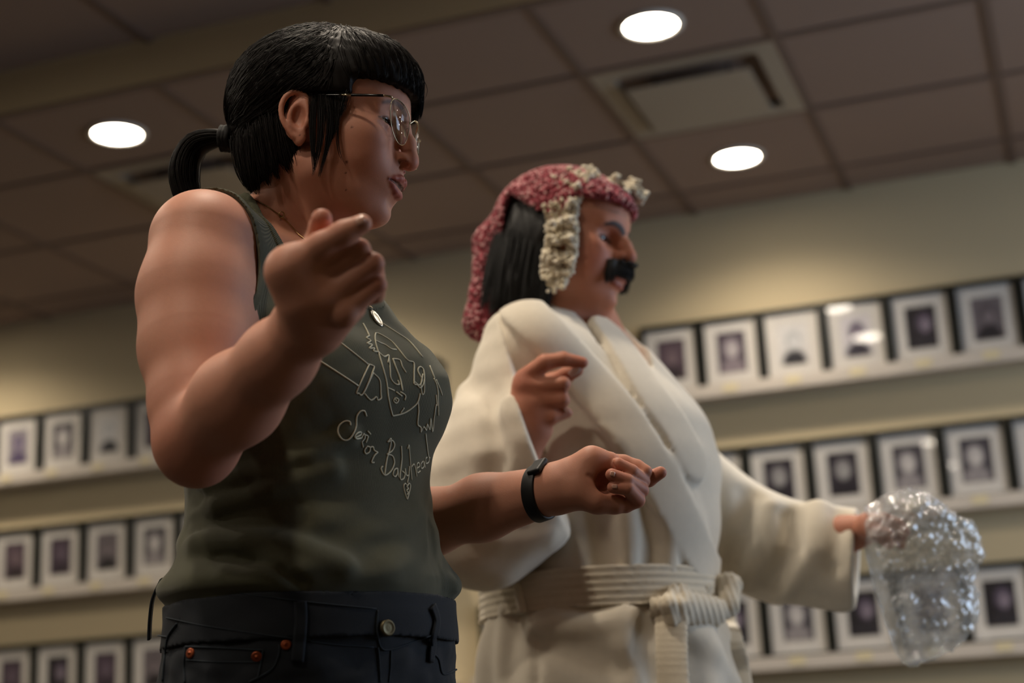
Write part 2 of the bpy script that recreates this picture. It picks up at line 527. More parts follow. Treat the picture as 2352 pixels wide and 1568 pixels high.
# recessed ceiling lamps
m_lens = mat('lamp_lens', '#ffffff', 0.4, emit=(1.0, 0.90, 0.74, 1), estr=26.0)
lens_me = lathe_mesh('lens', [(0.0001, -.004), (.05, -.003), (.078, 0.0), (.079, .006)], 40)
trim_me = lathe_mesh('trim_ring', [(.079, .02), (.079, -.002), (.083, -.005), (.096, -.003), (.098, .004), (.079, .02)], 40)
LAMPS = {(-1.0, 4.223): 'round lit ceiling lamp beside the air diffuser, nearer the top edge',
         (-1.0, 5.409): 'round lit ceiling lamp above the person in the white robe, close to the wall',
         (-2.83, 4.26): 'round lit ceiling lamp on the left behind the ponytail'}
for x in (-4.66, -2.83, -1.0, 0.83):
    for y in (-1.73, -.54, 0.65, 1.84, 3.02, 4.223, 5.409):
        if (x > .5 and y < 3) or (x < -4 and y < 1): continue
        key = next((k for k in LAMPS if abs(k[0] - x) < .05 and abs(k[1] - y) < .05), None)
        z = CEIL if y > STEP_Y else CEIL2
        e = empty('ceiling_lamp', (x, y, z), LAMPS.get(key, 'round lit ceiling lamp out of the picture'), 'ceiling lamp', 'recessed ceiling lamps')
        link('lens', lens_me, m_lens, e); link('trim_ring', trim_me, m_trim, e)
        l = bpy.data.lights.new('lamp_light', 'SPOT'); l.energy = 1.3 * LAMP_E * {-1.73: .55, -.54: .85, .65: 1.0, 1.84: 1.35, 3.02: 1.1}.get(y, 1.0); l.color = (1.0, 0.86, 0.69)
        l.spot_size = math.radians(152); l.spot_blend = 0.95; l.shadow_soft_size = 0.07
        lo = bpy.data.objects.new('lamp_light', l); COL.objects.link(lo); lo.parent = e; lo.location = (0, 0, -.02)

# picture ledges and framed portraits
def print_mat(i, bg, fg, head, sx, face):
    """flat photographic print: backdrop, hair/head and shoulders as soft-edged shapes"""
    m = bpy.data.materials.new('portrait_print'); m.use_nodes = True
    nt = m.node_tree; N, L = nt.nodes, nt.links; b = N['Principled BSDF']; b.inputs['Roughness'].default_value = .5
    tc = N.new('ShaderNodeTexCoord'); 
    def shape(cx, cy, rx, ry):
        mp = N.new('ShaderNodeMapping'); mp.inputs['Location'].default_value = (-cx / rx, 0, -cy / ry); mp.inputs['Scale'].default_value = (1 / rx, 0, 1 / ry)
        L.new(tc.outputs['Object'], mp.inputs[0])
        ln = N.new('ShaderNodeVectorMath'); ln.operation = 'LENGTH'; L.new(mp.outputs[0], ln.inputs[0])
        r = N.new('ShaderNodeMapRange'); r.inputs[1].default_value = .82; r.inputs[2].default_value = 1.12; r.inputs[3].default_value = 1; r.inputs[4].default_value = 0
        L.new(ln.outputs['Value'], r.inputs[0]); return r.outputs[0]
    src = None
    for fac, c in ((shape(sx, -.075, .047, .052), fg), (shape(sx, .012, .031, .04), head), (shape(sx + .003, .004, .019, .027), face)):
        mx = N.new('ShaderNodeMix'); mx.data_type = 'RGBA'; L.new(fac, mx.inputs[0])
        if src is None: mx.inputs[6].default_value = srgb(bg)
        else: L.new(src, mx.inputs[6])
        mx.inputs[7].default_value = srgb(c); src = mx.outputs[2]
    n = N.new('ShaderNodeTexNoise'); n.inputs['Scale'].default_value = 60; L.new(tc.outputs['Object'], n.inputs['Vector'])
    mr = N.new('ShaderNodeMapRange'); mr.inputs[3].default_value = .7; mr.inputs[4].default_value = 1.25; L.new(n.outputs['Fac'], mr.inputs[0])
    mx = N.new('ShaderNodeMix'); mx.data_type = 'RGBA'; mx.blend_type = 'MULTIPLY'; mx.inputs[0].default_value = 1
    L.new(src, mx.inputs[6]); L.new(mr.outputs[0], mx.inputs[7]); L.new(mx.outputs[2], b.inputs['Base Color'])
    return m
PR = [print_mat(0, '#5b4b56', '#3c3238', '#6b5a64', 0, '#7b6a70'), print_mat(1, '#4e4350', '#8b8088', '#a39aa0', .0, '#c0b9bb'),
      print_mat(2, '#d5d3d2', '#1c1c26', '#b7b9ba', 0, '#cfcfd0'), print_mat(3, '#cfcbcf', '#2d2838', '#4b4058', .002, '#8d8390'),
      print_mat(4, '#1b1720', '#2a2730', '#5a4f62', .012, '#8a7f8c'), print_mat(5, '#736b70', '#27242a', '#5d555a', 0, '#857b80'),
      print_mat(6, '#2a2330', '#1f1a26', '#8d8a8c', 0, '#a5a3a2'), print_mat(7, '#48444c', '#9c9698', '#b9b4b4', -.004, '#d2cdca'),
      print_mat(8, '#9b959c', '#55496a', '#5d5170', 0, '#857a92'), print_mat(9, '#4b3e4c', '#3a2f3c', '#5b4c5c', 0, '#6c5e6c')]
def glass_mat():
    m = bpy.data.materials.new('picture_glass'); m.use_nodes = True
    nt = m.node_tree; N, L = nt.nodes, nt.links; N.remove(N['Principled BSDF'])
    t = N.new('ShaderNodeBsdfTransparent'); g = N.new('ShaderNodeBsdfGlossy'); g.inputs['Roughness'].default_value = .03
    f = N.new('ShaderNodeLayerWeight'); f.inputs['Blend'].default_value = .5
    pw = N.new('ShaderNodeMath'); pw.operation = 'POWER'; pw.inputs[1].default_value = 4.0; L.new(f.outputs['Facing'], pw.inputs[0])
    ad = N.new('ShaderNodeMath'); ad.operation = 'MULTIPLY_ADD'; ad.inputs[1].default_value = .7; ad.inputs[2].default_value = .04; L.new(pw.outputs[0], ad.inputs[0])
    mx = N.new('ShaderNodeMixShader'); L.new(ad.outputs[0], mx.inputs[0]); L.new(t.outputs[0], mx.inputs[1]); L.new(g.outputs[0], mx.inputs[2])
    L.new(mx.outputs[0], N['Material Output'].inputs[0]); return m
m_glass = glass_mat()
FW, FH, RAIL = 0.238, 0.288, 0.019
def ring_mesh(name, w, h, r, y0, y1):
    V, Fc = [], []
    for (a, b, y) in ((w / 2, 0, y1), (w / 2, 0, y0), (w / 2 - r, r, y0), (w / 2 - r, r, y1)):
        V += [(-a, y, b), (a, y, b), (a, y, h - b), (-a, y, h - b)]
    for q in range(4):
        p = (q + 1) % 4
        for i in range(4):
            Fc.append((q * 4 + i, q * 4 + (i + 1) % 4, p * 4 + (i + 1) % 4, p * 4 + i))
    return pymesh(name, V, Fc, False)
fr_me = ring_mesh('frame', FW, FH, RAIL, -.02, 0)
mb_me = ring_mesh('mat_board', FW - 2 * RAIL + .004, FH - 2 * RAIL + .004, .046, -.007, -.003)
ph_me = box_mesh('print', -.056, .056, -.004, -.002, -.082, .082)
gl_me = box_mesh('glass', -FW / 2 + RAIL, FW / 2 - RAIL, -.0105, -.0095, RAIL, FH - RAIL)
def portrait(x, z, pm, lab, grp):
    e = empty('framed_portrait', (x, WALL_Y - .012, z), lab, 'picture frame', grp)
    e.rotation_euler.x = 0.0
    link('frame', fr_me, m_black, e)
    o = link('mat_board', mb_me, m_mat, e); o.location = (0, 0, RAIL - .002)
    p = link('print', ph_me.copy(), PR[pm], e); p.location = (0, 0, FH / 2 + .004)
    link('glass', gl_me, m_glass, e)
LEDGES = []
def ledge(xa, xb, z, lab):
    e = link('picture_ledge', box_mesh('picture_ledge', xa, xb, WALL_Y - .09, WALL_Y - .0005, z - .04, z, .003), m_white)
    e['label'] = lab; e['category'] = 'shelf'; e['group'] = 'picture ledges'
    link('front_lip', box_mesh('front_lip', xa, xb, WALL_Y - .098, WALL_Y - .09, z - .040, z + .008, .002), m_white, e)
    return e
ZL = (2.172, 1.655, 1.14)
NAMES = ('top', 'middle', 'bottom')
ORD = ('first', 'second', 'third', 'fourth', 'fifth', 'sixth', 'seventh')
def row(r, side, starts, prints, x_a, x_b, labs=None):
    z = ZL[r]
    lg = ledge(x_a, x_b, z, 'long pale picture ledge, %s row on the %s' % (NAMES[r], side))
    for i, (s, p) in enumerate(zip(starts, prints)):
        lab = labs[i] if labs and labs[i] else 'black framed portrait in white mat, %s from left on the %s ledge at %s' % (ORD[i], NAMES[r], side)
        portrait(s + .12, z + .0005, p, lab, 'framed portraits on the %s' % side)
        link('name_plate', box_mesh('name_plate', s + .092, s + .148, WALL_Y - .1005, WALL_Y - .0982, z - .026, z + .004), m_plate, lg)
lx = [-4.6 + .24 * i for i in range(5)]
row(0, 'far left', lx[:4] + [-2.645], (8, 7, 2, 9, 8), -5.3, -2.38, [None] * 4 + ['black framed portrait on the top ledge, a sliver between the two people'])
row(1, 'far left', lx, (0, 9, 5, 7, 5), -5.3, -2.38, [None] * 4 + ['black framed portrait on the middle left ledge, a sliver beside the green top'])
row(2, 'far left', lx[:4], (9, 4, 9, 5), -5.3, -2.38)
row(0, 'right', [-1.548 + .24 * i for i in range(7)], (0, 1, 2, 3, 4, 5, 6), -1.56, .60)
row(1, 'right', [-1.41 + .24 * i for i in range(6)], (7, 6, 6, 7, 7, 5), -1.9, .60)
row(2, 'right', [-2.28, -1.39, -1.15, -.911, -.671, -.431], (5, 4, 7, 4, 5, 4), -2.29, .60,
    ['black framed portrait on the bottom ledge peeking out left of the white robe', 'black framed portrait on the bottom right ledge just right of the robe belt', 'black framed portrait on the bottom right ledge under the outstretched sleeve',
     'black framed portrait on the bottom right ledge left of the plastic bag', 'black framed portrait on the bottom right ledge behind the plastic bag', 'black framed portrait on the bottom ledge at the right edge, right of the bag'])
# ------------------------------------------------------------------ heads (shared builder)
class HeadFrame:
    """X forward, Y to the side nearer the viewer, Z up, metres; origin between the ear canals"""
    def __init__(s, x, y, d, a, t, half, scale=1.0):
        a, t = math.radians(a), math.radians(t)
        f = np.array([math.cos(a), 0, math.sin(a)]); u = np.array([0, math.cos(t), -math.sin(t)])
        u -= f * (u @ f); u /= np.linalg.norm(u)
        s.R = np.stack([f, np.cross(f, u), u], 1); s.sc = scale
        s.O = px(x, y, d) - half * s.R[:, 1]
    def pt(s, x, y, z):                     # millimetres -> camera frame
        return s.O + s.R @ (np.array([x, y, z], float) * 1e-3 * s.sc)
    def loc(s, P):                          # camera frame -> millimetres
        return (np.asarray(P) - s.O) @ s.R / s.sc * 1e3
    def px(s, x, y, Y):                     # pixel + lateral offset -> millimetres
        D = px(x, y, 1.0); r = s.R[:, 1]
        q = D * ((Y * 1e-3 * s.sc + s.O @ r) / (D @ r))
        return s.loc(q)
    def rot(s, fwd=0, ):
        return s.R
def in_frame(h, f):
    """wrap a field given in millimetres of the head frame"""
    O = h.O.astype(np.float32); R = (h.R / h.sc * 1e3).astype(np.float32); k = np.float32(h.sc * 1e-3)
    return lambda P: f((P - O) @ R) * k
def both(mk):
    """symmetric pair: mk(side)"""
    a, b = mk(1), mk(-1)
    return lambda P: np.minimum(a(P), b(P))

def rotm(ax, deg):
    return np.array(Matrix.Rotation(math.radians(deg), 3, ax), dtype=np.float32)

def build_head(F, h, S):
    """add a head to field F in frame h; S: dict of landmarks in mm"""
    g = lambda k, d: S.get(k, d)
    def A(f, k): F.add(in_frame(h, f), k * 1e-3)
    def C(f, k): F.cut(in_frame(h, f), k * 1e-3)
    cw = g('cw', 1.0)
    A(ell((-10, 0, 52), (92, 72 * cw, 82)), 4)
    A(ell((30, 0, 50), (65, 60 * cw, 52)), 25)
    A(ell((30, 0, -12), (56, 57 * cw, 66)), 25)
    A(both(lambda s: ell((50, s * 44, -2), (26, 17, 17))), 22)
    A(both(lambda s: ell((54, s * 31 * cw, -26), (27, 22, 26))), 20)
    fx = g('cheek', 0)
    if fx: A(both(lambda s: ell((44, s * 40, -42), (28, 19 + fx, 30))), 20)
    A(ell((66, 0, -46), (g('muz', 29), 31, 30)), 16)
    cx, cz = g('chin', (66, -84))
    A(both(lambda s: cap((10, s * 47 * cw, -48), (cx - 12, s * 17, cz + 2), 15, 13)), 20)
    A(ell((34, 0, -62), (42, 42 * cw, 28)), 18)
    A(ell((cx, 0, cz), (16, 18, 13.5)), 12)
    if g('dbl', 0): A(ell((30, 0, -88), (36, 36, 22)), 22)
    # brow
    A(both(lambda s: cap((83, s * 8, 34), (71, s * 41, 35), 7.5, 7)), 16)
    # sockets
    ex, ey, ez = g('eye', (70, 31, 20))
    C(both(lambda s: ell((ex + 22, s * (ey + 2), ez - 1), (14, 18, 12))), 14)
    A(both(lambda s: ell((ex - 1, s * ey, ez), (13.6, 14.2, 13.6))), 5)
    A(both(lambda s: multicap([np.array((ex + 5, s * (ey - 12), ez + 7.5)), np.array((ex + 11.5, s * ey, ez + 10)), np.array((ex + 3, s * (ey + 14), ez + 5))], [2.0, 2.4, 2.0], 3)), 6)
    A(both(lambda s: multicap([np.array((ex + 6, s * (ey - 13), ez - 5)), np.array((ex + 9.5, s * ey, ez - 9.5)), np.array((ex + 1, s * (ey + 14), ez - 6))], [2.0, 2.2, 2.0], 3)), 8)
    op = g('lid', 3.4)
    C(both(lambda s: ell((ex + 13, s * (ey + .5), ez - 2.2 + g('lidz', 0)), (9, 14.5, op), rotm('Y', g('lidr', 6)))), 0.8)
    # nose
    nb = g('nose', [((90, 22), 6.5), ((99, 4), 7.5), ((101.5, -14), 9)])
    for i in range(len(nb) - 1):
        (p, r0), (q, r1) = nb[i], nb[i + 1]
        A(cap((p[0], 0, p[1]), (q[0], 0, q[1]), r0, r1), 13 if i == 0 else 7)
    tx, tz, tr = g('tip', (102, -21, 10.5))
    A(ell((tx, 0, tz), (tr, tr * 1.05, tr * .95)), 6)
    al = g('ala', (91.5, 11, -21))
    A(both(lambda s: ell((al[0], s * al[1], al[2]), (11, 6.0, 8.4), rotm('Y', 22))), 6)
    C(both(lambda s: ell((al[0] + 5.5, s * (al[1] - 2.6), al[2] - 7.0), (6.6, 3.6, 4.6), rotm('Y', -20))), 1.4)
    # lips: points laid on the surface built so far (X becomes an offset from it)
    lp = S['lips']
    def surf(y, z):
        xs_ = np.linspace(60, 125, 131); P_ = np.array([h.pt(x, y, z) for x in xs_])
        d_ = F.ev(P_); k_ = np.where(d_ < 0)[0]
        return float(xs_[k_[-1]]) if len(k_) else 70.0
    if not S.get('laid'):
        for key in ('up', 'lo', 'gap'):
            lp[key] = [((surf(p[1], p[2]) + p[0], p[1], p[2]), r) for p, r in lp[key]]
        S['laid'] = True
    A(both(lambda s: multicap([np.array((p[0], s * p[1], p[2])) for p, r in lp['up']], [r for p, r in lp['up']], 2)), 3.0)
    A(both(lambda s: multicap([np.array((p[0], s * p[1], p[2])) for p, r in lp['lo']], [r for p, r in lp['lo']], 2)), 3.2)
    C(both(lambda s: multicap([np.array((p[0], s * p[1], p[2])) for p, r in lp['gap']], [r for p, r in lp['gap']], 1)), 1.0)
    C(both(lambda s: ell(S.get('phil', (99, 0, -37)), (3, 2.4, 6))), 4)
    C(ell(S.get('lml', (93, 0, -73)), (8, 14, 5)), 8)

def build_ear(F, h, sides=(1,)):
    def A(f, k): F.add(in_frame(h, f), k * 1e-3)
    def C(f, k): F.cut(in_frame(h, f), k * 1e-3)
    for s in sides:
        o = lambda x, z: np.array((x, s * (71.5 - 0.30 * (x + 2) + 0.03 * (z - 10)), z))
        Ry = rotm('Z', s * 17)
        A(ell((-14, s * 72, 9), (17, 4.8, 28), rotm('Y', 0) @ Ry), 5)
        A(ell((-8, s * 72.0, -15), (8.5, 4.2, 10), Ry), 4)
        C(ell((-9, s * 79, 5), (9.5, 6.0, 14), Ry), 3)
        C(ell((-17, s * 83.5, 22), (10, 4.5, 12), Ry), 3)
        C(ell((-8, s * 80.5, 3), (6.5, 7, 9), Ry), 3)
        hel = [o(1, 3), o(-2, 14), o(-1, 26), o(-8, 35), o(-18, 36.5), o(-26, 30), o(-30, 18), o(-28, 4), o(-22, -7), o(-14, -17)]
        A(multicap(catmull(hel, 3), list(np.interp(np.linspace(0, 1, 28), [0, .2, .5, .8, 1], [2.2, 2.9, 3.4, 3.0, 3.0])), 1), 1.5)
        anti = [o(-9, 25), o(-16, 19), o(-20, 9), o(-18, -3), o(-10, -9)]
        A(multicap(catmull(anti, 3), [3.2] * 13, 1), 2.5)
        A(ell((0, s * 73.5, 0), (3.6, 3.4, 5.5)), 3)

def face_x(F, h, y, z):
    xs_ = np.linspace(30, 130, 201); d_ = F.ev(np.array([h.pt(x, y, z) for x in xs_])); k_ = np.where(d_ < 0)[0]
    return float(xs_[k_[-1]]) if len(k_) else 60.0
def face_line(F, h, yz, r, Lf):
    """distance (mm) of points Lf to a symmetric line lying on the face"""
    yz = np.array(yz, float)
    fs = []
    for s in (1, -1):
        P = [np.array((face_x(F, h, s * y, z), s * y, z)) for y, z in catmull(yz, 4)]
        fs.append(multicap(P, list(np.interp(np.linspace(0, 1, len(P)), np.linspace(0, 1, len(r)), r))))
    return np.minimum(fs[0](Lf), fs[1](Lf))
def eyeball(h, ex, ey, ez, look, iris, parent, mname):
    """eye: white, iris, pupil as rings of one sphere facing direction look (mm frame)"""
    n, m = 24, 16
    look = np.asarray(look, float); look /= np.linalg.norm(look)
    R = rot(look, (0, 0, 1))
    V, cols, Fc = [], [], []
    angs = [0, .10, .2, .205, .3, .4, .49, .5, .6, .8, 1.1, 1.5, 2.0, 2.6, 3.1]
    for a in angs:
        for i in range(n):
            t = 2 * math.pi * i / n
            p = R @ np.array([math.cos(a), math.sin(a) * math.cos(t), math.sin(a) * math.sin(t)]) * 12.2
            V.append(h.pt(*(np.array((ex, ey, ez)) + p)))
            c = (0.005, .004, .004, 1) if a <= .2 else (iris if a <= .49 else (0.62, .56, .52, 1))
            cols.append(c)
    for j in range(len(angs) - 1):
        for i in range(n):
            Fc.append((j * n + i, j * n + (i + 1) % n, (j + 1) * n + (i + 1) % n, (j + 1) * n + i))
    me = pymesh('eye', to_world(np.array(V)), Fc)
    at = me.color_attributes.new('Col', 'FLOAT_COLOR', 'POINT'); at.data.foreach_set('color', np.array(cols, np.float32).ravel())
    return link('eye', me, mat('eye_surface', '#ffffff', 0.12, attr='Col', spec=.6), parent)

def set_cols(me, cols):
    at = me.color_attributes.new('Col', 'FLOAT_COLOR', 'POINT')
    at.data.foreach_set('color', np.ascontiguousarray(cols, dtype=np.float32).ravel())

def mixc(base, c, w):
    w = np.clip(w, 0, 1)[:, None]
    return base * (1 - w) + np.asarray(c, np.float32)[None, :] * w

def strands(name, paths, rads, parent, m, sides=3):
    """many thin hair strands: paths (N, K, 3) camera frame, rads (N, K)"""
    P = np.asarray(paths, np.float32); N, K, _ = P.shape
    T = np.gradient(P, axis=1); T /= np.linalg.norm(T, axis=2)[..., None] + 1e-9
    ref = np.array([0.37, 0.45, 0.81], np.float32)
    n1 = np.cross(T, ref); n1 /= np.linalg.norm(n1, axis=2)[..., None] + 1e-9
    n2 = np.cross(T, n1)
    V = []
    for s in range(sides):
        a = 2 * math.pi * s / sides
        V.append(P + rads[..., None] * (math.cos(a) * n1 + math.sin(a) * n2))
    V = np.stack(V, 2).reshape(-1, 3)                       # N,K,sides
    idx = np.arange(N * K * sides).reshape(N, K, sides)
    Q = []
    for s in range(sides):
        s2 = (s + 1) % sides
        Q.append(np.stack([idx[:, :-1, s], idx[:, :-1, s2], idx[:, 1:, s2], idx[:, 1:, s]], -1).reshape(-1, 4))
    return link(name, pymesh(name, to_world(V), np.concatenate(Q)), m, parent)
# ------------------------------------------------------------------ person in the olive top
skin_base = np.array(srgb('#c48b74'), np.float32)
W = Field()
wh = HeadFrame(708, 285, 1.80, 11, 15, .070)
WS = dict(chin=(66, -84), tip=(102, -22, 10.3), eye=(70, 31, 20), lid=2.7, lidz=-1.8, lidr=8, ala=(91.5, 11, -21),
          nose=[((86, 32), 8.0), ((91, 18), 7.6), ((98.5, 2), 7.8), ((101.8, -14), 8.8)], phil=(97, 0, -38), lml=(91, 0, -73),
          lips=dict(up=[((-.3, 24, -49.5), 1.0), ((.2, 18, -47.2), 2.2), ((.4, 10, -44.6), 3.4), ((.3, 4.5, -43.2), 3.8), ((.0, 0, -44.4), 3.6)],
                    lo=[((-.3, 23.5, -51), 1.0), ((-.6, 17, -55.5), 2.6), ((-.8, 9, -60), 4.0), ((-.6, 0, -61.5), 4.8)],
                    gap=[((.3, 25, -50.0), .7), ((.2, 18, -50.8), 1.4), ((-.2, 9, -52), 2.2), ((.0, 0, -53.0), 3.0)]))
# torso frame
W_C0 = px(712, 1390, 1.775)
_xh = np.array([1.0, 0, 0]) - UPC * UPC[0]; _xh /= np.linalg.norm(_xh)
_zh = np.cross(_xh, UPC)
def yawframe(deg):
    a = math.radians(deg)
    f = math.sin(a) * _xh + math.cos(a) * _zh
    r = -math.cos(a) * _xh + math.sin(a) * _zh
    return r, f
WR, WF = yawframe(50)
def wt(s, f, h): return W_C0 + WR * s + WF * f + UPC * h      # torso frame -> camera frame
def loft(c0, r, f, up, table, grow=0.0, cap_lo=None, cap_hi=None):
    """stack of ellipses: rows (h, half width, half depth, offset sideways, offset forward)"""
    t = np.array(table, float); hh = np.linspace(t[0, 0], t[-1, 0], 200)
    def smooth(col):
        y = np.interp(hh, t[:, 0], t[:, col]); k = np.ones(9) / 9
        return np.convolve(np.pad(y, 4, mode='edge'), k, mode='valid').astype(np.float32)
    A_, B_, S_, Fo = (smooth(i) for i in (1, 2, 3, 4))
    c0, r, f, up = (np.asarray(v, np.float32) for v in (c0, r, f, up))
    h0, h1 = t[0, 0] if cap_lo is None else cap_lo, t[-1, 0] if cap_hi is None else cap_hi
    def fn(P):
        q = P - c0; h = q @ up
        a = np.interp(h, hh, A_) + grow; b = np.interp(h, hh, B_) + grow
        s = q @ r - np.interp(h, hh, S_); w = q @ f - np.interp(h, hh, Fo)
        k0 = np.sqrt((s / a) ** 2 + (w / b) ** 2); k1 = np.sqrt((s / a ** 2) ** 2 + (w / b ** 2) ** 2) + 1e-6
        d = np.where(k0 < 0.05, -np.minimum(a, b), k0 * (k0 - 1) / k1)
        e = np.maximum(h0 - h, h - h1)
        return np.where(e > 0, np.sqrt(np.maximum(d, 0) ** 2 + e ** 2), np.maximum(d, e)).astype(np.float32)
    return fn
W_TORSO = [(-.14, .170, .140, 0, -.005), (-.05, .170, .138, 0, 0), (.03, .156, .126, 0, 0), (.10, .145, .116, 0, .0), (.18, .141, .112, 0, .0), (.26, .145, .110, 0, .0),
           (.33, .142, .098, .008, -.008), (.385, .118, .075, .018, -.018), (.43, .070, .058, .004, -.025)]
def slim(tab):
    out = []
    for h, a, b, s_, f in tab:
        w = min(1.0, max(0.0, (.22 - h) / .12)); out.append((h, a - .005 * w, b, s_ - .005 * w, f))
    return out
W_TORSO = slim(W_TORSO)
def w_torso(F, grow):
    F.add(loft(W_C0, WR, WF, UPC, W_TORSO, grow), .002)
    F.add(both(lambda s: ell(wt(s * .074, .074, .232), (.062 + grow, .057 + grow, .062 + grow), np.stack([WR, WF, UPC], 1))), .045)
w_torso(W, 0)
# neck, shoulders
neckA = wh.pt(-14, 0, -30); neckB = wt(0, -.022, .42)
W.add(ecap(neckA, neckB, .049, .054, WR, 1.05), .03)
W.add(cap(wt(.03, -.03, .43), wt(.14, -.02, .40), .036, .042), .05)
W.add(cap(wt(-.03, -.03, .43), wt(-.075, -.04, .385), .034, .034), .04)
build_head(W, wh, WS)
build_ear(W, wh, (1, -1))
nst = wh.loc(W.raycast([922], [371], 1.6, 2.1)[0])          # nostrils
W.cut(in_frame(wh, both(lambda s: ell((nst[0] + 1.5, s * (abs(nst[1]) - 1.2), nst[2] - .5), (6.5, 3.4, 3.6), rotm('Y', 24)))), .0014)
# sternomastoid and collar bones
W.add(cap(wh.pt(-8, 52, -38), wt(.022, .058, .385), .010, .007), .022)
W.add(cap(wt(.02, .052, .385), wt(.13, .015, .415), .007, .008), .018)
WB = Field(); WB.ops = list(W.ops)
WTO = Field(); WTO.ops = W.ops[:5] + W.ops[-2:]   # torso, neck and shoulders without the head
#     # torso, neck and head only
# right arm (nearer the viewer)
SH = px(478, 580, 1.745); EL = px(452, 1012, 1.595); WRI = px(712, 742, 1.455)
AC = [px(466, 556, 1.74), px(449, 680, 1.705), px(449, 800, 1.67), px(456, 930, 1.625), EL]
AR = [.056, .0585, .0555, .047, .040]
chain(W, AC, AR, .02, .045)
chain(WTO, AC[:2], AR[:2], .02, .045)
W.add(ell(EL, (.037, .040, .036)), .015)
fm = px(545, 915, 1.54)
W.add(cap(EL, fm, .038, .042), .015)
W.add(cap(fm, px(640, 820, 1.49), .042, .033), .02)
W.add(ecap(px(640, 820, 1.49), WRI, .033, .0245, px(1, 1, 0) + np.array([.7, .7, 0]), 1.15), .02)
W.add(cap(px(452, 1035, 1.60), px(434, 1018, 1.61), .030, .026), .02)
# right hand: back of the hand towards the viewer, fingers curled, thumb along the top
D0 = 1.43
def hp(x, y, dd=0.0): return px(x, y, D0 + dd)
W.add(ecap(WRI, hp(748, 672, .015), .024, .030, np.array([.75, -.6, .1]), 1.35), .018)
W.add(ell(hp(668, 622, -.002), (.021, .026, .020), rot((.5, .85, 0), (0, 0, 1))), .016)
W.add(cap(hp(700, 690, .0), hp(672, 625, -.004), .024, .021), .016)
def finger(F, pts, rads, k=.0035, k0=.010): chain(F, [np.asarray(p) for p in pts], rads, k, k0)
finger(W, [hp(668, 618, -.004), hp(738, 566, -.012), hp(790, 536, -.014), hp(832, 514, -.014)], [.0165, .0125, .0110, .0086], .005)      # thumb
finger(W, [hp(690, 640, .020), hp(722, 570, .022), hp(737, 522, .016), hp(739, 503, .006)], [.013, .0115, .0105, .0095])                 # index
finger(W, [hp(697, 654, -.003), hp(826, 574, -.002), hp(838, 598, .030), hp(790, 612, .046)], [.0118, .0100, .0090, .008], .002, .005)                  # middle
finger(W, [hp(745, 688, -.006), hp(858, 606, -.004), hp(862, 634, .030), hp(806, 652, .044)], [.0116, .0097, .0088, .008], .002, .005)                    # ring
finger(W, [hp(788, 720, -.004), hp(866, 654, .0), hp(864, 676, .028), hp(822, 692, .042)], [.0106, .0088, .0080, .0072], .002, .005)                 # little
W.add(ell(hp(764, 690, .030), (.034, .028, .018), rot((.6, .7, 0), (0, 0, 1))), .008)
for kx, ky, kd in ((690, 656, -.004), (745, 688, -.008), (790, 721, -.006)):
    W.add(ell(hp(kx, ky, kd), (.0125, .0125, .0115)), .005)
# left arm (behind the torso)
LSH = wt(-.105, -.055, .335); LEL = px(890, 1216, 1.99); LWR = px(1284, 1120, 1.86)
W.add(ell(LSH, (.046, .050, .050)), .03)
W.add(cap(LSH, LEL, .044, .040), .03)
W.add(cap(LEL, px(985, 1200, 1.955), .039, .0385), .02)
W.add(cap(px(985, 1200, 1.955), px(1110, 1165, 1.915), .0385, .0345), .02)
W.add(ecap(px(1110, 1165, 1.915), LWR, .0345, .0245, np.array([.2, 1, 0]), 1.12), .02)
# left hand: palm up, fingers curled, index finger and thumb reaching forward
D1 = 1.85
def lp_(zx, zy, dd=0.0): return px(1150 + .2933 * zx, 780 + .2933 * zy, D1 + dd)
def lq(x, y, dd=0.0): return px(x, y, D1 + dd)
W.add(ecap(LWR, lq(1338, 1106, .002), .024, .025, np.array([.25, 1, -.2]), 1.15), .014)
W.add(ell(lq(1368, 1112, .012), (.040, .028, .017), rot((1, -.22, 0), (0, .9, .25))), .012)
W.add(multicap([lq(1318, 1082, .006), lq(1360, 1062, .002), lq(1398, 1066, .004)], [.016, .0185, .0150], .006), .010)       # ball of the thumb
W.add(multicap([lq(1325, 1130, -.004), lq(1372, 1146, -.010), lq(1412, 1156, -.008)], [.0175, .0165, .0125], .006), .010)      # little-finger side
W.cut(ell(lq(1392, 1108, -.014), (.0125, .0135, .015)), .006)
finger(W, [lq(1405, 1156, -.004), lq(1436, 1158, -.004), lq(1464, 1148, -.006), lq(1441, 1121, -.024), lq(1408, 1119, -.025)], [.0118, .0100, .0090, .0080, .0070], .0015, .004)   # little
finger(W, [lq(1408, 1136, .008), lq(1446, 1140, .008), lq(1472, 1125, .002), lq(1440, 1104, -.020), lq(1405, 1090, -.024)], [.0118, .0102, .0092, .0083, .0074], .0015, .004)     # ring
finger(W, [lq(1408, 1112, .020), lq(1452, 1120, .020), lq(1474, 1104, .012), lq(1450, 1083, -.008), lq(1420, 1066, -.010)], [.0122, .0106, .0096, .0088, .0078], .0015, .004)        # middle
finger(W, [lq(1404, 1078, .030), lq(1458, 1092, .032), lq(1490, 1100, .026), lq(1517, 1085, .020)], [.0122, .0104, .0092, .0074], .0025, .006)                        # index
finger(W, [lq(1392, 1066, .022), lq(1432, 1066, .024), lq(1462, 1074, .020), lq(1482, 1083, .014)], [.0140, .0112, .0098, .0084], .0025, .006)                             # thumb
W.cut(multicap([lq(1408, 1058, -.012), lq(1412, 1072, -.014), lq(1414, 1084, -.016)], [.0008, .0016, .0010]), .002)
W.cut(multicap([lq(1352, 1092, -.021), lq(1372, 1106, -.019), lq(1388, 1122, -.016)], [.0006, .0014, .0010]), .005)

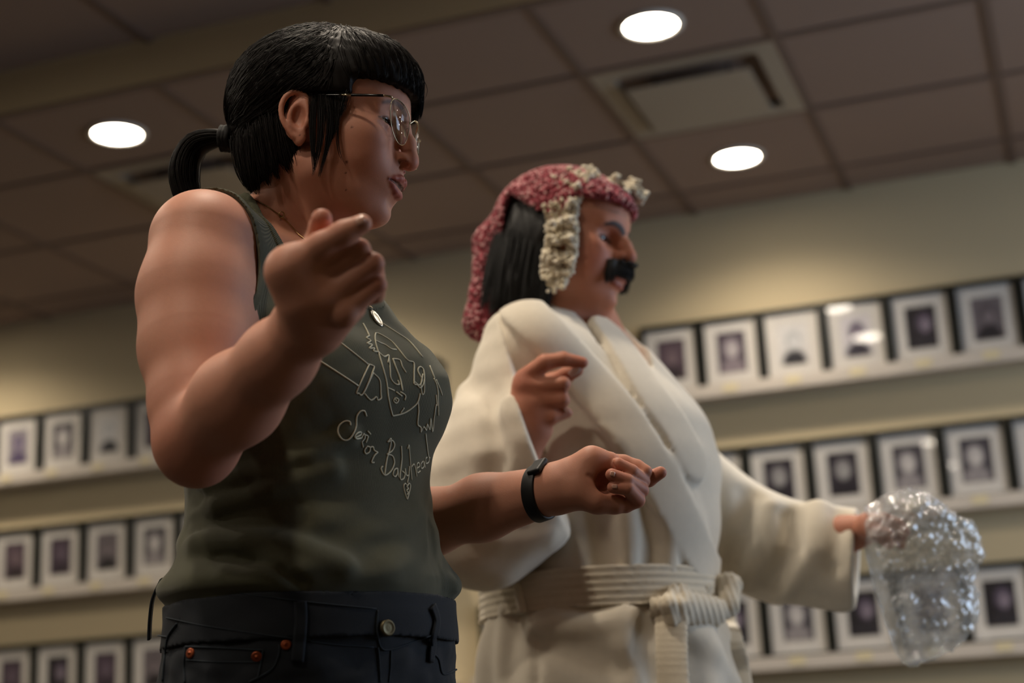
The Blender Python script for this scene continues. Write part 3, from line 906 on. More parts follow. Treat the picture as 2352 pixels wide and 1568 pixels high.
xsW = grid_axis([(-.40, -.285, .0036), (-.285, -.10, .0016), (-.10, .055, .0034), (.055, .182, .0014)])
ysW = grid_axis([(-.40, -.205, .004), (-.205, -.122, .0014), (-.122, -.0, .0034), (.0, .312, .0016), (.312, .372, .004)])
zsW = grid_axis([(-2.12, -1.96, .004), (-1.96, -1.66, .0017), (-1.66, -1.49, .0034), (-1.49, -1.36, .0016)])
V, Q = W.mesh('woman', xsW, ysW, zsW)
L_ = wh.loc(V)
cols = np.tile(skin_base, (len(V), 1))
face = np.exp(-(np.maximum(np.abs(L_[:, 0] - 60) - 45, 0) / 15) ** 2 - (np.maximum(np.abs(L_[:, 2] + 20) - 80, 0) / 20) ** 2)
def blob(c, r): return np.exp(-(((L_ - np.array(c)) / np.array(r)) ** 2).sum(1))
cols = mixc(cols, srgb('#b9705a'), .35 * (blob((65, 42, -18), (30, 22, 22)) + blob((65, -42, -18), (30, 22, 22))))
cols = mixc(cols, srgb('#b4604c'), .55 * blob((108, 0, -24), (14, 14, 14)))
def tubedist(key):
    f = both(lambda s: multicap([np.array((p[0], s * p[1], p[2])) for p, r in WS['lips'][key]], [r for p, r in WS['lips'][key]], 2))
    return f(L_.astype(np.float32))
lipd = np.minimum(tubedist('up'), tubedist('lo'))
cols = mixc(cols, srgb('#9c4a44'), .8 * np.clip(1.2 - lipd / 1.6, 0, 1) * (L_[:, 0] > 70))
cols = mixc(cols, srgb('#2a0f0d'), .95 * np.clip(1.0 - np.abs(tubedist('gap')) / .9, 0, 1) * (L_[:, 0] > 60))  # shade between the parted lips painted into the skin colour
brow = face_line(W, wh, [(11, 33), (20, 38), (33, 40), (47, 34)], [1.6, 2.0, 1.6, .6], L_.astype(np.float32))
cols = mixc(cols, srgb('#3a261c'), .75 * np.clip(1 - brow / 2.5, 0, 1) * face)
lash = face_line(W, wh, [(18, 18), (25, 20.5), (34, 20.5), (47, 16.5)], [.4, .8, .9, .5], L_.astype(np.float32))
cols = mixc(cols, srgb('#2a1712'), .8 * np.clip(1 - lash / 1.2, 0, 1) * (L_[:, 0] > 60))
cols = mixc(cols, srgb('#2a100a'), .9 * np.exp(-(((L_ * np.array([1, 1, 1]) - np.array([nst[0] + 1.5, 0, nst[2] - .5])) / np.array([6.0, 99, 3.6])) ** 2).sum(1) ** 2) * (np.abs(np.abs(L_[:, 1]) - abs(nst[1]) + 1.2) < 3.2))  # nostril hollows coloured dark to stand for the shade inside
cols = mixc(cols, srgb('#a8634e'), .5 * blob((-12, 76, 10), (20, 9, 32)))
for (mx_, my_, r_) in ((808, 292, 1.5), (796, 372, 1.6), (794, 397, 1.3), (795, 436, 1.1), (688, 310, 1.2), (700, 312, 1.0), (645, 505, 1.0)):
    hit = W.raycast([mx_], [my_], 1.6, 2.0)[0]
    cols = mixc(cols, srgb('#4a2418'), .85 * np.exp(-(np.linalg.norm(V - hit, axis=1) / (r_ * 1e-3)) ** 4))
for tipc, rr in ((hp(742, 500, .0), .022), (hp(860, 602, 0), .014), (hp(868, 650, 0), .014), (lp_(900, 1060, -.02), .03), (lp_(1060, 1240, -.01), .014), (lp_(1100, 1170, 0), .014), (lp_(1230, 1045, .02), .016), (EL, .05)):
    cols = mixc(cols, srgb('#b0614c'), .5 * np.exp(-(np.linalg.norm(V - tipc, axis=1) / rr) ** 2))
m_skin = mat('skin', '#c4917a', 0.55, attr='Col', noise=.05, nscale=180, bump=.12, bscale=900, sss=.18, sssr=(.010, .0035, .0016), spec=.3)
wme = pymesh('person', to_world(V), Q)
set_cols(wme, cols)
woman = link('person', wme, m_skin)
woman['label'] = 'person with dark ponytail, glasses and sleeveless olive top, both hands raised'; woman['category'] = 'person'
for s in (1, -1):
    eyeball(wh, 70, 31 * s, 20, (1, .12 - .05 * s, -.30), srgb('#2a1a10'), woman, 'eye')
# finger nails
def nail(F, p, tip, nrm, w, parent, m, l=.010):
    """thin curved plate lying on the fingertip: p centre, tip direction, outward normal (camera frame)"""
    t = np.asarray(tip, float); t /= np.linalg.norm(t); n = np.asarray(nrm, float); n -= t * (n @ t); n /= np.linalg.norm(n); b = np.cross(t, n)
    q = F.project(np.array([p]), 0.0, 6)[0]
    n = F.grad(q[None].astype(np.float32))[0].astype(float); t = t - n * (t @ n); t /= np.linalg.norm(t); b = np.cross(t, n)
    pts = []
    for i in range(6):
        for j in range(6):
            u, v = (i / 5 - .5), (j / 5 - .5)
            sh = 1 - .35 * max(0, u * 2) ** 3 - .15 * max(0, -u * 2) ** 3
            pts.append(q + t * u * l + b * v * w * sh + n * .002)
    P0 = F.project(np.array(pts), .0006, 6)
    Fc = [(i * 6 + j, i * 6 + j + 1, i * 6 + 7 + j, i * 6 + 6 + j) for i in range(5) for j in range(5)]
    P1 = P0 + n * .0004
    o = link('fingernail', pymesh('fingernail', to_world(P1), Fc), m, parent)
    md = o.modifiers.new('thickness', 'SOLIDIFY'); md.thickness = .0005
    return o
m_nail = mat('nail', '#cfa08e', 0.25, noise=.03, coat=.3)
nail(W, hp(829, 505, -.022), (.85, .5, 0), (-.25, .75, .6), .010, woman, m_nail, .011)
nail(W, lq(1407, 1087, -.034), (-.9, .3, .2), (.1, .6, .9), .0075, woman, m_nail, .007)
nail(W, lq(1411, 1116, -.034), (-1, .0, .2), (.0, .6, .9), .0065, woman, m_nail, .0065)
# ---- olive tank top
def hits(F, pts, d0=1.4, d1=2.4, off=0.0):
    p = np.asarray(pts, float)
    return F.raycast(p[:, 0], p[:, 1], d0, d1, off)
TT = Field()
T_TAB = [(-.06, .168, .136, 0, -.002), (-.02, .1665, .1345, 0, -.001), (-.004, .1695, .1375, 0, .0), (.004, .1730, .1415, 0, .0), (.014, .1755, .144, 0, .0), (.024, .174, .143, 0, 0), (.05, .162, .131, 0, 0), (.10, .150, .121, 0, .0), (.18, .146, .117, 0, .0), (.26, .146, .108, 0, .0)]
TT.add(loft(W_C0, WR, WF, UPC, slim(T_TAB), .0), .002)
TT.add(lambda P: WTO.ev(P) - np.float32(.0035), .02)
TT.add(ell(wt(0, .095, .228), (.06, .035, .045), np.stack([WR, WF, UPC], 1)), .05)
TB = Field(); TB.ops = list(TT.ops)
TBmat = np.stack([WR, WF, UPC], 1)
folds = [([(404, 1098), (480, 1112), (600, 1085), (700, 1050), (800, 1000)], .0060, .010), ([(412, 1182), (500, 1158), (620, 1120), (760, 1075)], .0065, .011),
         ([(372, 1268), (450, 1247), (560, 1240), (700, 1262), (790, 1300)], .0070, .011), ([(385, 1322), (520, 1318), (640, 1350), (700, 1376)], .0050, .009),
         ([(430, 1222), (560, 1192), (680, 1180)], -.0040, .012), ([(440, 1145), (560, 1120), (690, 1065)], -.0045, .010),
         ([(990, 1215), (1000, 1290), (1012, 1360)], -.0050, .007), ([(1030, 1275), (1036, 1350)], .006, .012), ([(960, 1180), (900, 1300), (880, 1380)], .0020, .02),
         ([(400, 1290), (520, 1282), (650, 1312), (690, 1345)], -.0040, .008), ([(620, 760), (700, 900), (760, 1000)], -.0020, .02)]
FOLD = [(multicap(hits(TB, c, 1.5, 2.3).astype(np.float32), [0] * len(c)), a, w) for c, a, w in folds]
def fold_fn(P, d):
    d = d.copy()
    near = np.abs(d) < .04
    Q_ = P[near]
    if len(Q_):
        e = np.zeros(len(Q_), np.float32)
        for f, a, w in FOLD:
            e += (2.7 if a > 0 else 2.1) * a * np.exp(-(f(Q_) / w) ** 2)
        q = (Q_ - W_C0.astype(np.float32)) @ TBmat.astype(np.float32)
        e += .0008 * vnoise(Q_, 55, 3) + .0022 * np.exp(-((q[:, 2] - .03) / .05) ** 2) * vnoise(Q_ * np.array([1, 2.2, 1], np.float32), 45, 5)
        an = np.arctan2(q[:, 0], q[:, 1])
        side = np.clip((an - .15) / .9, 0, 1) + np.clip((-an - .75) / .5, 0, 1)
        e += .009 * side * np.exp(-((q[:, 2] - .020) / .022) ** 2)
        e = np.maximum(e, -.0026)
        e *= np.clip((q[:, 2] + .003) / .012, 0, 1)
        d[near] -= e
    return d
TT.warp(fold_fn)
TT0 = Field(); TT0.ops = list(TT.ops)
for s in (1, -1):
    TT.cut(ell(wt(s * .217, .015, .362), (.10, .112, .118), TBmat), .002)
TT.cut(cap(AC[1] + WR * .028, AC[3] + WR * .03, .076), .002)
TT.cut(ell(wt(0, .072, .470), (.097, .15, .140), TBmat), .002)
TT.cut(plane(wt(0, 0, -.032), UPC), .002)
Vt, Qt = TT.mesh('tank_top', grid_axis([(-.42, -.02, .0032)]), grid_axis([(-.36, .19, .0032)]), grid_axis([(-2.12, -1.55, .0038)]))
me = pymesh('tank_top', to_world(Vt), Qt)
q = (Vt - W_C0) @ TBmat
rib = np.arctan2(q[:, 0], q[:, 1]) * .14
at = me.attributes.new('rib', 'FLOAT', 'POINT'); at.data.foreach_set('value', rib.astype(np.float32))
def rib_mat(name, color, per, bump):
    m = mat(name, color, .85, noise=.10, nscale=220, sheen=.12)
    N, L = m.node_tree.nodes, m.node_tree.links
    a = N.new('ShaderNodeAttribute'); a.attribute_name = 'rib'
    mu = N.new('ShaderNodeMath'); mu.operation = 'MULTIPLY'; mu.inputs[1].default_value = 6.2832 / per; L.new(a.outputs['Fac'], mu.inputs[0])
    si = N.new('ShaderNodeMath'); si.operation = 'SINE'; L.new(mu.outputs[0], si.inputs[0])
    bp = N.new('ShaderNodeBump'); bp.inputs['Strength'].default_value = bump; bp.inputs['Distance'].default_value = .0005
    L.new(si.outputs[0], bp.inputs['Height']); L.new(bp.outputs[0], N['Principled BSDF'].inputs['Normal'])
    return m
m_olive = rib_mat('olive_knit', '#4a4a36', .0013, .30)
top = link('tank_top', me, m_olive, woman, label='ribbed olive sleeveless top with a white line drawing')
# knitted binding along neckline and armholes: flat bands lying on the top
def band(F, pts, wid, off, name, m, parent, th=.0012, closed=False):
    """strip along camera-frame points lying on field F; wid: (lo, hi) offsets across"""
    P = np.asarray(pts); T = np.gradient(P, axis=0); T /= np.linalg.norm(T, axis=1)[:, None]
    N_ = F.grad(P.astype(np.float32)); Bn = np.cross(T, N_); Bn /= np.linalg.norm(Bn, axis=1)[:, None]
    rows = []
    for w in np.linspace(wid[0], wid[1], 5):
        rows.append(F.project(P + Bn * w, off, 4))
    V_ = np.stack(rows, 1).reshape(-1, 3); n = len(P)
    Fc = [(i * 5 + j, i * 5 + j + 1, i * 5 + 6 + j, i * 5 + 5 + j) for i in range(n - 1) for j in range(4)]
    me_ = pymesh(name, to_world(V_), Fc)
    o = link(name, me_, m, parent)
    md = o.modifiers.new('thickness', 'SOLIDIFY'); md.thickness = th; md.offset = 0
    return o
def binding(name, c, r, wide, lo, hi, st=.0020):
    F = Field(); F.add(lambda P: TT0.ev(P) - np.float32(.0014), .0)
    F.clip(ell(c, np.array(r) + wide, TBmat), .0015); F.cut(ell(c, np.array(r) - .0012, TBmat), .0012)
    F.clip(lambda P: -TT0.ev(P) - np.float32(.004), .0)
    v_, f_ = F.mesh(name, *(grid_axis([(lo[i], hi[i], st)]) for i in range(3)))
    me_ = pymesh(name, to_world(v_), f_)
    qq = (v_ - c) @ TBmat; ar = np.arctan2(qq[:, 2], qq[:, 1] if abs((c - W_C0) @ WR) > .1 else qq[:, 0]) * .10
    at_ = me_.attributes.new('rib', 'FLOAT', 'POINT'); at_.data.foreach_set('value', ar.astype(np.float32))
    return link(name, me_, m_olive2, top)
m_olive2 = rib_mat('olive_binding', '#45452f', .0016, .4)
binding('neck_binding', wt(0, .072, .470), (.097, .15, .140), .0095, (-.34, -.02, -2.02), (-.10, .19, -1.70))
binding('arm_binding', wt(.217, .015, .362), (.10, .112, .118), .0085, (-.38, -.06, -1.90), (-.22, .19, -1.66))
# printed drawing and lettering: strokes traced on the chest, lying on the cloth
def z3(pts): return [(700 + .3187 * x, 680 + .3187 * y) for x, y in pts]
STROKES = [
    [(200, 290), (330, 390), (455, 490)], [(85, 450), (240, 550), (385, 645)], [(455, 490), (490, 500), (495, 530), (420, 700), (390, 700), (378, 680), (465, 490)], [(495, 550), (430, 690)],
    [(495, 555), (540, 605), (548, 700), (550, 735), (525, 748), (515, 725), (475, 748), (430, 700)],
    [(420, 195), (445, 240), (465, 285)], [(465, 285), (445, 300), (475, 320), (450, 340), (485, 350), (465, 375), (500, 375), (495, 395), (530, 400)],
    [(530, 400), (510, 330), (508, 275), (530, 268), (620, 320), (680, 385), (740, 460), (785, 480), (788, 560), (788, 635)], [(515, 320), (545, 335), (580, 350), (625, 380), (660, 385)],
    [(530, 400), (560, 500), (590, 620), (605, 740), (630, 850), (650, 860), (720, 840), (780, 800), (815, 760), (830, 700)],
    [(530, 400), (570, 435), (605, 425), (600, 480)], [(605, 425), (615, 520), (620, 590), (650, 630), (680, 635), (670, 605)], [(635, 450), (660, 520), (690, 600), (705, 680)], [(635, 450), (685, 460), (705, 510), (730, 550)],
    [(600, 660), (645, 680)], [(660, 690), (700, 720)], [(690, 690), (725, 715), (720, 750)], [(655, 730), (675, 745), (660, 770), (640, 755), (650, 732)], [(650, 740), (660, 755)], [(715, 805), (690, 840)],
    [(788, 635), (810, 640), (830, 660), (850, 640), (862, 590), (855, 530), (830, 508), (815, 530), (825, 560), (845, 600), (835, 640), (845, 705), (860, 690), (862, 600)], [(785, 610), (830, 640), (850, 560)],
    [(815, 760), (820, 830), (812, 920), (835, 945), (835, 980), (855, 940), (875, 965), (880, 920), (900, 960), (905, 880), (920, 975), (930, 880), (945, 780)],
    [(930, 590), (955, 660), (960, 760), (962, 860)], [(945, 600), (975, 670), (990, 715)], [(945, 710), (952, 790)], [(900, 500), (935, 590)], [(560, 195), (660, 260), (760, 330), (850, 440)],
    # Senor
    [(330, 930), (325, 905), (290, 900), (250, 930), (240, 980), (270, 1030), (310, 1035), (345, 1000), (370, 940), (375, 870), (400, 830), (430, 828), (445, 865)],
    [(360, 1020), (400, 1000), (405, 980), (380, 985), (360, 1010), (375, 1028), (410, 1020)], [(405, 1025), (425, 990), (432, 1020), (410, 1050)], [(430, 1000), (455, 1010), (440, 1055)], [(452, 970), (475, 995)],
    [(410, 1045), (420, 1090)], [(450, 1080), (430, 1110), (440, 1135), (465, 1120), (470, 1090), (450, 1082)], [(470, 1090), (490, 1085), (500, 1110), (525, 1125)], [(525, 1125), (500, 1150), (480, 1195), (500, 1198)],
    # Babyhead
    [(595, 1050), (620, 1025), (615, 1080), (590, 1180), (575, 1290)], [(600, 1050), (630, 1040), (645, 1070), (630, 1110), (590, 1140)], [(590, 1140), (630, 1150), (645, 1200), (620, 1260), (575, 1290), (550, 1245), (560, 1225)],
    [(665, 1240), (645, 1250), (635, 1285), (650, 1300), (665, 1280), (668, 1240), (675, 1305)], [(695, 1080), (698, 1180), (685, 1310), (710, 1315), (720, 1280), (700, 1260)], [(722, 1240), (730, 1290), (748, 1290)], [(752, 1225), (748, 1290), (738, 1345)],
    [(740, 1100), (750, 1075), (758, 1180), (770, 1325)], [(768, 1230), (785, 1210), (795, 1240), (805, 1300)], [(805, 1240), (825, 1225), (820, 1200), (805, 1215), (810, 1270), (830, 1260)], [(850, 1190), (835, 1210), (838, 1240), (855, 1230), (855, 1190), (865, 1235)],
    [(880, 1160), (868, 1175), (872, 1205), (890, 1195), (893, 1160)], [(870, 990), (880, 1080), (890, 1150), (900, 1165)],
    [(738, 1465), (720, 1410), (712, 1365), (725, 1350), (738, 1365), (750, 1348), (760, 1365), (752, 1410), (738, 1465)], [(730, 1370), (745, 1385), (732, 1400), (745, 1415), (735, 1430)]]
Vp, Fp = [], []
for st in STROKES:
    c = catmull(np.array(z3(st), float), 5) if len(st) > 2 else np.array([np.linspace(a, b, 8) for a, b in zip(*z3(st))]).T
    h_ = TT.raycast(c[:, 0], c[:, 1], 1.55, 2.2, .0002)
    dj = np.linalg.norm(np.diff(h_, axis=0), axis=1)
    if dj.max() > .02:
        h_ = h_[:int(np.argmax(dj > .02)) + 1]
        if len(h_) < 3: continue
    tube(Vp, Fp, h_, .00095, 5)
link('chest_print', pymesh('chest_print', to_world(np.array(Vp)), Fp), mat('print_ink', '#cfcab2', .8, noise=.12, nscale=400), top, label='white line drawing with handwritten lettering')

# ---- jeans
m_denim = mat('dark_denim', '#0c141e', .85, noise=.22, nscale=260, bump=.3, bscale=1400)
m_thread = mat('denim_seam', '#17222c', .85, noise=.15, nscale=300)
m_copper = mat('copper_rivet', '#8a4222', .45, metal=.7, noise=.1)
m_button = mat('brass_button', '#6f674f', .5, metal=.8, noise=.1)
zf = float(to_world(W_C0)[2])
UPf = UPC
J = Field()
J_TAB = [(-.24, .180, .142, 0, -.015), (-.15, .184, .150, 0, -.012), (-.07, .180, .148, 0, -.006), (-.05, .178, .146, 0, -.003), (-.03, .176, .144, 0, 0)]
J.add(loft(W_C0, WR, WF, UPC, slim(J_TAB), 0), .002)
for s in (1, -1):
    J.add(cap(wt(s * .092, -.01, -.17), wt(s * .098, .0, -.50), .098, .068), .03)
    J.add(cap(wt(s * .098, .0, -.50), wt(s * .10, -.01, -zf + .05), .068, .060), .02)
J.warp(lambda P, d: d - np.where(np.abs(d) < .04, .0016 * vnoise(P, 60, 8) + .0012 * vnoise(P, 130, 9), 0).astype(np.float32))
J.cut(plane(wt(0, 0, -zf + .045), UPC), .002)
ylo = float((wt(0, 0, -zf)[1])) - .12
Vj, Qj = J.mesh('jeans', grid_axis([(-.46, .06, .0045)]), grid_axis([(ylo, -.46, .012), (-.46, -.25, .0035)]), grid_axis([(-2.08, -1.30, .006)]))
jeans = link('jeans', pymesh('jeans', to_world(Vj), Qj), m_denim, woman, label='dark blue jeans')
BND = Field()
BND.add(loft(W_C0, WR, WF, UPC, slim([(-.06, .182, .150, 0, -.002), (-.02, .1795, .1480, 0, 0), (.012, .1785, .147, 0, 0)]), 0, -.047, .000), .001)
BND.cut(loft(W_C0, WR, WF, UPC, slim([(-.06, .177, .145, 0, -.002), (-.02, .1745, .143, 0, 0), (.012, .1735, .142, 0, 0)]), 0, -.10, .05), .0008)
BND.warp(lambda P, d: d - np.where(np.abs(d) < .03, .0007 * vnoise(P, 70, 11), 0).astype(np.float32))
Vb, Qb = BND.mesh('waistband', grid_axis([(-.44, .02, .0024)]), grid_axis([(-.42, -.20, .0024)]), grid_axis([(-2.05, -1.52, .0024)]))
waist = link('waistband', pymesh('waistband', to_world(Vb), Qb), m_denim, jeans)
JB = Field(); JB.ops = list(J.ops); JB.add(loft(W_C0, WR, WF, UPC, slim([(-.06, .182, .150, 0, -.002), (-.02, .1795, .1480, 0, 0), (.012, .1785, .147, 0, 0)]), 0, -.047, .0), .002)
def zj(pts): return [(300 + .3401 * x, 1180 + .3401 * y) for x, y in pts]
def seam(pts, r, name='seam', m=m_thread, off=.0004):
    c = catmull(np.array(zj(pts), float), 6)
    h_ = JB.raycast(c[:, 0], c[:, 1], 1.4, 2.2, off); V_, F_ = [], []
    tube(V_, F_, h_, r, 6)
    return link(name, pymesh(name, to_world(np.array(V_)), F_), m, jeans)
seam([(370, 895), (620, 905), (895, 920)], .0011); seam([(375, 985), (600, 1000), (880, 1000)], .0007); seam([(370, 895), (360, 1000), (365, 1140)], .0011); seam([(895, 920), (880, 1010), (860, 1100)], .0011)
seam([(1005, 880), (1000, 950), (950, 1050), (800, 1135)], .0012); seam([(310, 740), (250, 830), (230, 960), (215, 1130)], .0012); seam([(1670, 900), (1680, 1000), (1685, 1135)], .0013); seam([(1760, 920), (1755, 1040), (1745, 1135)], .0009)
seam([(2030, 930), (2080, 980), (2110, 1080), (2200, 1050)], .0012); seam([(180, 820), (250, 830)], .0009)
seam([(240, 440), (500, 500), (1000, 570), (1300, 605), (1660, 640)], .0007, off=.0003); seam([(240, 700), (500, 755), (900, 815), (1100, 840)], .0007, off=.0003); seam([(1200, 860), (1400, 885), (1640, 900)], .0007, off=.0003)
seam([(1670, 650), (1665, 780), (1690, 900), (1760, 915), (1950, 850), (2030, 820)], .0010)
def disc_on(F, x, y, r, prof, name, m, parent, d0=1.4, d1=2.2):
    p = F.raycast([x], [y], d0, d1)[0]; n = F.grad(p[None].astype(np.float32))[0]
    me_ = lathe_mesh(name, prof, 24)
    o = link(name, me_, m, parent)
    R = rot(np.cross([0.2, .9, .1], n), np.cross(n, np.cross([0.2, .9, .1], n)))
    Rw = C2W @ np.stack([R[:, 0], np.cross(n, R[:, 0]), n], 1)
    o.matrix_parent_inverse = Matrix.Identity(4)
    pw = to_world(p)
    o.matrix_local = Matrix([[*Rw[0], pw[0]], [*Rw[1], pw[1]], [*Rw[2], pw[2]], [0, 0, 0, 1]])
    return o
for rx, ry in ((405, 940), (852, 962), (1050, 882)):
    x, y = zj([(rx, ry)])[0]
    disc_on(JB, x, y, .0045, [(.0055, -.0005), (.0055, .0012), (.0040, .0020), (.0028, .0016), (.0020, .0020), (.0001, .0036)], 'rivet', m_copper, jeans)
x, y = zj([(1728, 770)])[0]
disc_on(JB, x, y, .008, [(.0085, -.001), (.0085, .0035), (.0070, .0045), (.0060, .0036), (.0030, .0042), (.0001, .0040)], 'button', m_button, jeans)
def loop(pts, wid, m=m_denim):
    c = catmull(np.array(zj(pts), float), 5); n = len(c)
    h_ = JB.raycast(c[:, 0], c[:, 1], 1.4, 2.2, .002); t = np.linspace(0, 1, n)
    return band(JB, h_, (-wid / 2, wid / 2), .0026, 'belt_loop', m, jeans, .0022)
loop([(1145, 590), (1150, 700), (1140, 850), (1125, 1000)], .013)
loop([(2040, 620), (2070, 720), (2050, 840), (2025, 1000)], .011)
# loop standing off at the back hip
c = catmull(np.array([(372, 1328), (352, 1372), (345, 1420), (343, 1468)], float), 6)
hb = np.array([px(x, y, 1.78) for x, y in c]); V_, F_ = [], []
for i, p in enumerate(hb): V_ += [p + np.array([-.0012, 0, -.006]), p + np.array([.0012, 0, -.006]), p + np.array([.0012, 0, .006]), p + np.array([-.0012, 0, .006])]
for i in range(len(hb) - 1): F_ += [(i * 4 + k, i * 4 + (k + 1) % 4, i * 4 + 4 + (k + 1) % 4, i * 4 + 4 + k) for k in range(4)]
link('belt_loop', pymesh('belt_loop', to_world(np.array(V_)), F_), m_denim, jeans)
# shoes
m_shoe = mat('shoe_canvas', '#22201e', .8, noise=.15, nscale=200)
for s in (1, -1):
    Sf = Field(); b0 = wt(s * .10, .05, -zf + .045)
    Sf.add(ecap(wt(s * .10, -.045, -zf + .042), wt(s * .108, .14, -zf + .034), .042, .034, WR, 1.15), .01)
    Sf.add(cap(wt(s * .10, -.03, -zf + .05), wt(s * .10, -.02, -zf + .11), .042, .045), .03)
    Sf.cut(plane(wt(0, 0, -zf + .001), UPC), .002)
    bb = np.array([wt(s * .10, a, b) for a in (-.12, .2) for b in (-zf, -zf + .17)])
    lo, hi = bb.min(0) - .09, bb.max(0) + .09
    v_, f_ = Sf.mesh('shoe', grid_axis([(lo[0], hi[0], .006)]), grid_axis([(lo[1], hi[1], .006)]), grid_axis([(lo[2], hi[2], .006)]))
    link('shoe', pymesh('shoe', to_world(v_), f_), m_shoe, woman)
# ---- hair
m_hair = mat('dark_hair', '#130e0c', .55, noise=.25, nscale=120, spec=.16)
m_tie = mat('hair_tie', '#0b0a0a', .8, noise=.1)
HF = Field()
def hA(f, k): HF.add(in_frame(wh, f), k * 1e-3)
def hC(f, k): HF.cut(in_frame(wh, f), k * 1e-3)
hA(ell((-17, 0, 58), (108, 83, 90)), 4)
hA(ell((42, 0, 76), (66, 72, 52)), 30)
hA(ell((-62, 0, -8), (44, 56, 56)), 25)
hC(rbox((112, 0, -25), (66, 110, 84), 12), 4)
hC(both(lambda s: rbox((16, s * 96, -40), (42, 44, 78), 10)), 4)
hC(plane((-60, 0, -46), np.array([-.35, 0, 1.0])), 6)
hC(ell((20, 0, -40), (60, 90, 60)), 6)
HFs = HF
ys_h = grid_axis([(.05, .392, .0026)])
HF.warp(lambda P, d: d - np.where(np.abs(d) < .03, .0012 * vnoise(P * np.array([1, .35, 1], np.float32), 260, 21), 0).astype(np.float32))
Vh, Qh = HF.mesh('hair', grid_axis([(-.36, -.08, .0024)]), ys_h, grid_axis([(-2.0, -1.70, .0024)]))
hair = link('hair', pymesh('hair', to_world(Vh), Qh), m_hair, woman, label='dark brown hair with short fringe tied in a ponytail')
KN = np.array((-126., 0., 26.))                    # knot of the ponytail, mm
CRN = np.array((-2., 0., 144.))
def smooth01(x): x = np.clip(x, 0, 1); return x * x * (3 - 2 * x)
def flow(L):
    """growth direction in the head frame (mm)"""
    out = L - CRN
    out = out / (np.linalg.norm(out, axis=1)[:, None] + 1e-6)
    fr = out + np.array([.25, 0, -.5])
    bk = KN - L; bk /= np.linalg.norm(bk, axis=1)[:, None] + 1e-6
    bk = .6 * out + 1.0 * bk
    dn = np.tile(np.array([-.12, 0, -1.0]), (len(L), 1))
    a = smooth01((L[:, 0] - 5) / 40)[:, None]
    b = smooth01((15 - L[:, 2]) / 30)[:, None] * (1 - a)
    v = a * fr + (1 - a) * ((1 - b) * bk + b * dn)
    return v
def trace(seeds, steps, step, off, k0=1.0, wob=0.10):
    P = seeds.astype(np.float32); path = [P.copy()]
    w = rng.normal(size=(len(P), 3)) * wob
    for i in range(steps - 1):
        L = wh.loc(P); v = flow(L) + w
        g = HF.grad(P); vc = v @ wh.R.T
        vc = vc - g * (vc * g).sum(1)[:, None]; vc /= np.linalg.norm(vc, axis=1)[:, None] + 1e-9
        P = P + vc.astype(np.float32) * step[:, None]
        d = HF.ev(P); P = P - (np.clip(d - off, -.004, .004))[:, None] * HF.grad(P)
        path.append(P.copy())
    return np.stack(path, 1)
# seeds on the cap surface
tri = Vh[Qh[:, 0]]
sel = rng.integers(0, len(tri), 6400)
seeds = tri[sel] + rng.normal(size=(6400, 3)) * .001
Lh = wh.loc(seeds); ok = (Lh[:, 2] > -38)
seeds = seeds[ok]
N_ = len(seeds)
off = rng.uniform(.0001, .0022, N_)
paths = trace(seeds, 11, rng.uniform(.004, .009, N_), off)
disp = np.linalg.norm(paths[:, -1] - paths[:, 0], axis=1) / np.linalg.norm(np.diff(paths, axis=1), axis=2).sum(1)
lowf = (HF.grad(paths[:, -1]) @ wh.R[:, 2] < -.35) & (wh.loc(paths[:, -1])[:, 0] > 20)
lowm = (HF.grad(paths[:, 5]) @ wh.R[:, 2] < -.35) & (wh.loc(paths[:, 5])[:, 0] > 20)
good = (disp > .8) & ~lowf & ~lowm
paths = paths[good]; N_ = len(paths)
rad = np.linspace(1, .35, 11)[None, :] * rng.uniform(.00022, .00050, N_)[:, None]
strands('hair_strands', paths, rad, hair, m_hair)
# fringe tips, side locks and neck wisps as free strands: start -> control -> end in mm of the head frame
def free(name, specs, parent=hair, m=m_hair, K=12):
    P, Rr = [], []
    for (a, b, c, spread, n, r) in specs:
        a, b, c = (np.array(v, float) for v in (a, b, c))
        for _ in range(n):
            e = rng.normal(size=3) * np.array(spread); e2 = rng.normal(size=3) * np.array(spread) * .5
            p0, p1, p2 = a + e, b + e * .8 + e2, c + e * .25 + e2 * .6 + (b - c) * abs(rng.normal()) * .18
            t = np.linspace(0, 1, K)[:, None]
            q = (1 - t) ** 2 * p0 + 2 * t * (1 - t) * p1 + t * t * p2
            P.append(wh.O + (q * 1e-3) @ wh.R.T); Rr.append(np.interp(np.linspace(0, 1, K), [0, .7, 1], [1, .9, .25]) * r * rng.uniform(.7, 1.2))
    return strands(name, np.array(P), np.array(Rr), parent, m)
locks = []
for i in range(40):                      # fringe ends all along the front
    a = -1.25 + 2.5 * i / 39
    X, Y = 30 + 78 * math.cos(a) * .98, 72 * math.sin(a)
    zt = 66 - (14 if Y < -20 else 0) - 2 * abs(math.sin(a))
    locks.append(((X - 8 * math.cos(a), Y * .95, 90), (X + 4, Y * 1.02, 76), (X + 1, Y * 1.0, zt - 8), (2.5, 3, 4), 26, .00045))
hp_ = lambda x, y, Y: tuple(wh.px(x, y, Y))
side = [(hp_(745, 215, 72), hp_(775, 260, 74), hp_(732, 408, 70)), (hp_(735, 215, 73), hp_(745, 300, 76), hp_(718, 405, 71)), (hp_(765, 205, 70), hp_(785, 250, 71), hp_(758, 330, 70)),
        (hp_(720, 215, 74), hp_(716, 300, 78), hp_(722, 395, 72)), (hp_(750, 210, 72), hp_(770, 280, 73), hp_(742, 372, 70))]
for a, b, c in side: locks.append((a, b, c, (2.4, 1.0, 2.6), 44, .00034))
locks.append((hp_(782, 210, 68), hp_(778, 240, 71), hp_(776, 270, 70), (5, 1.5, 3), 130, .00042))
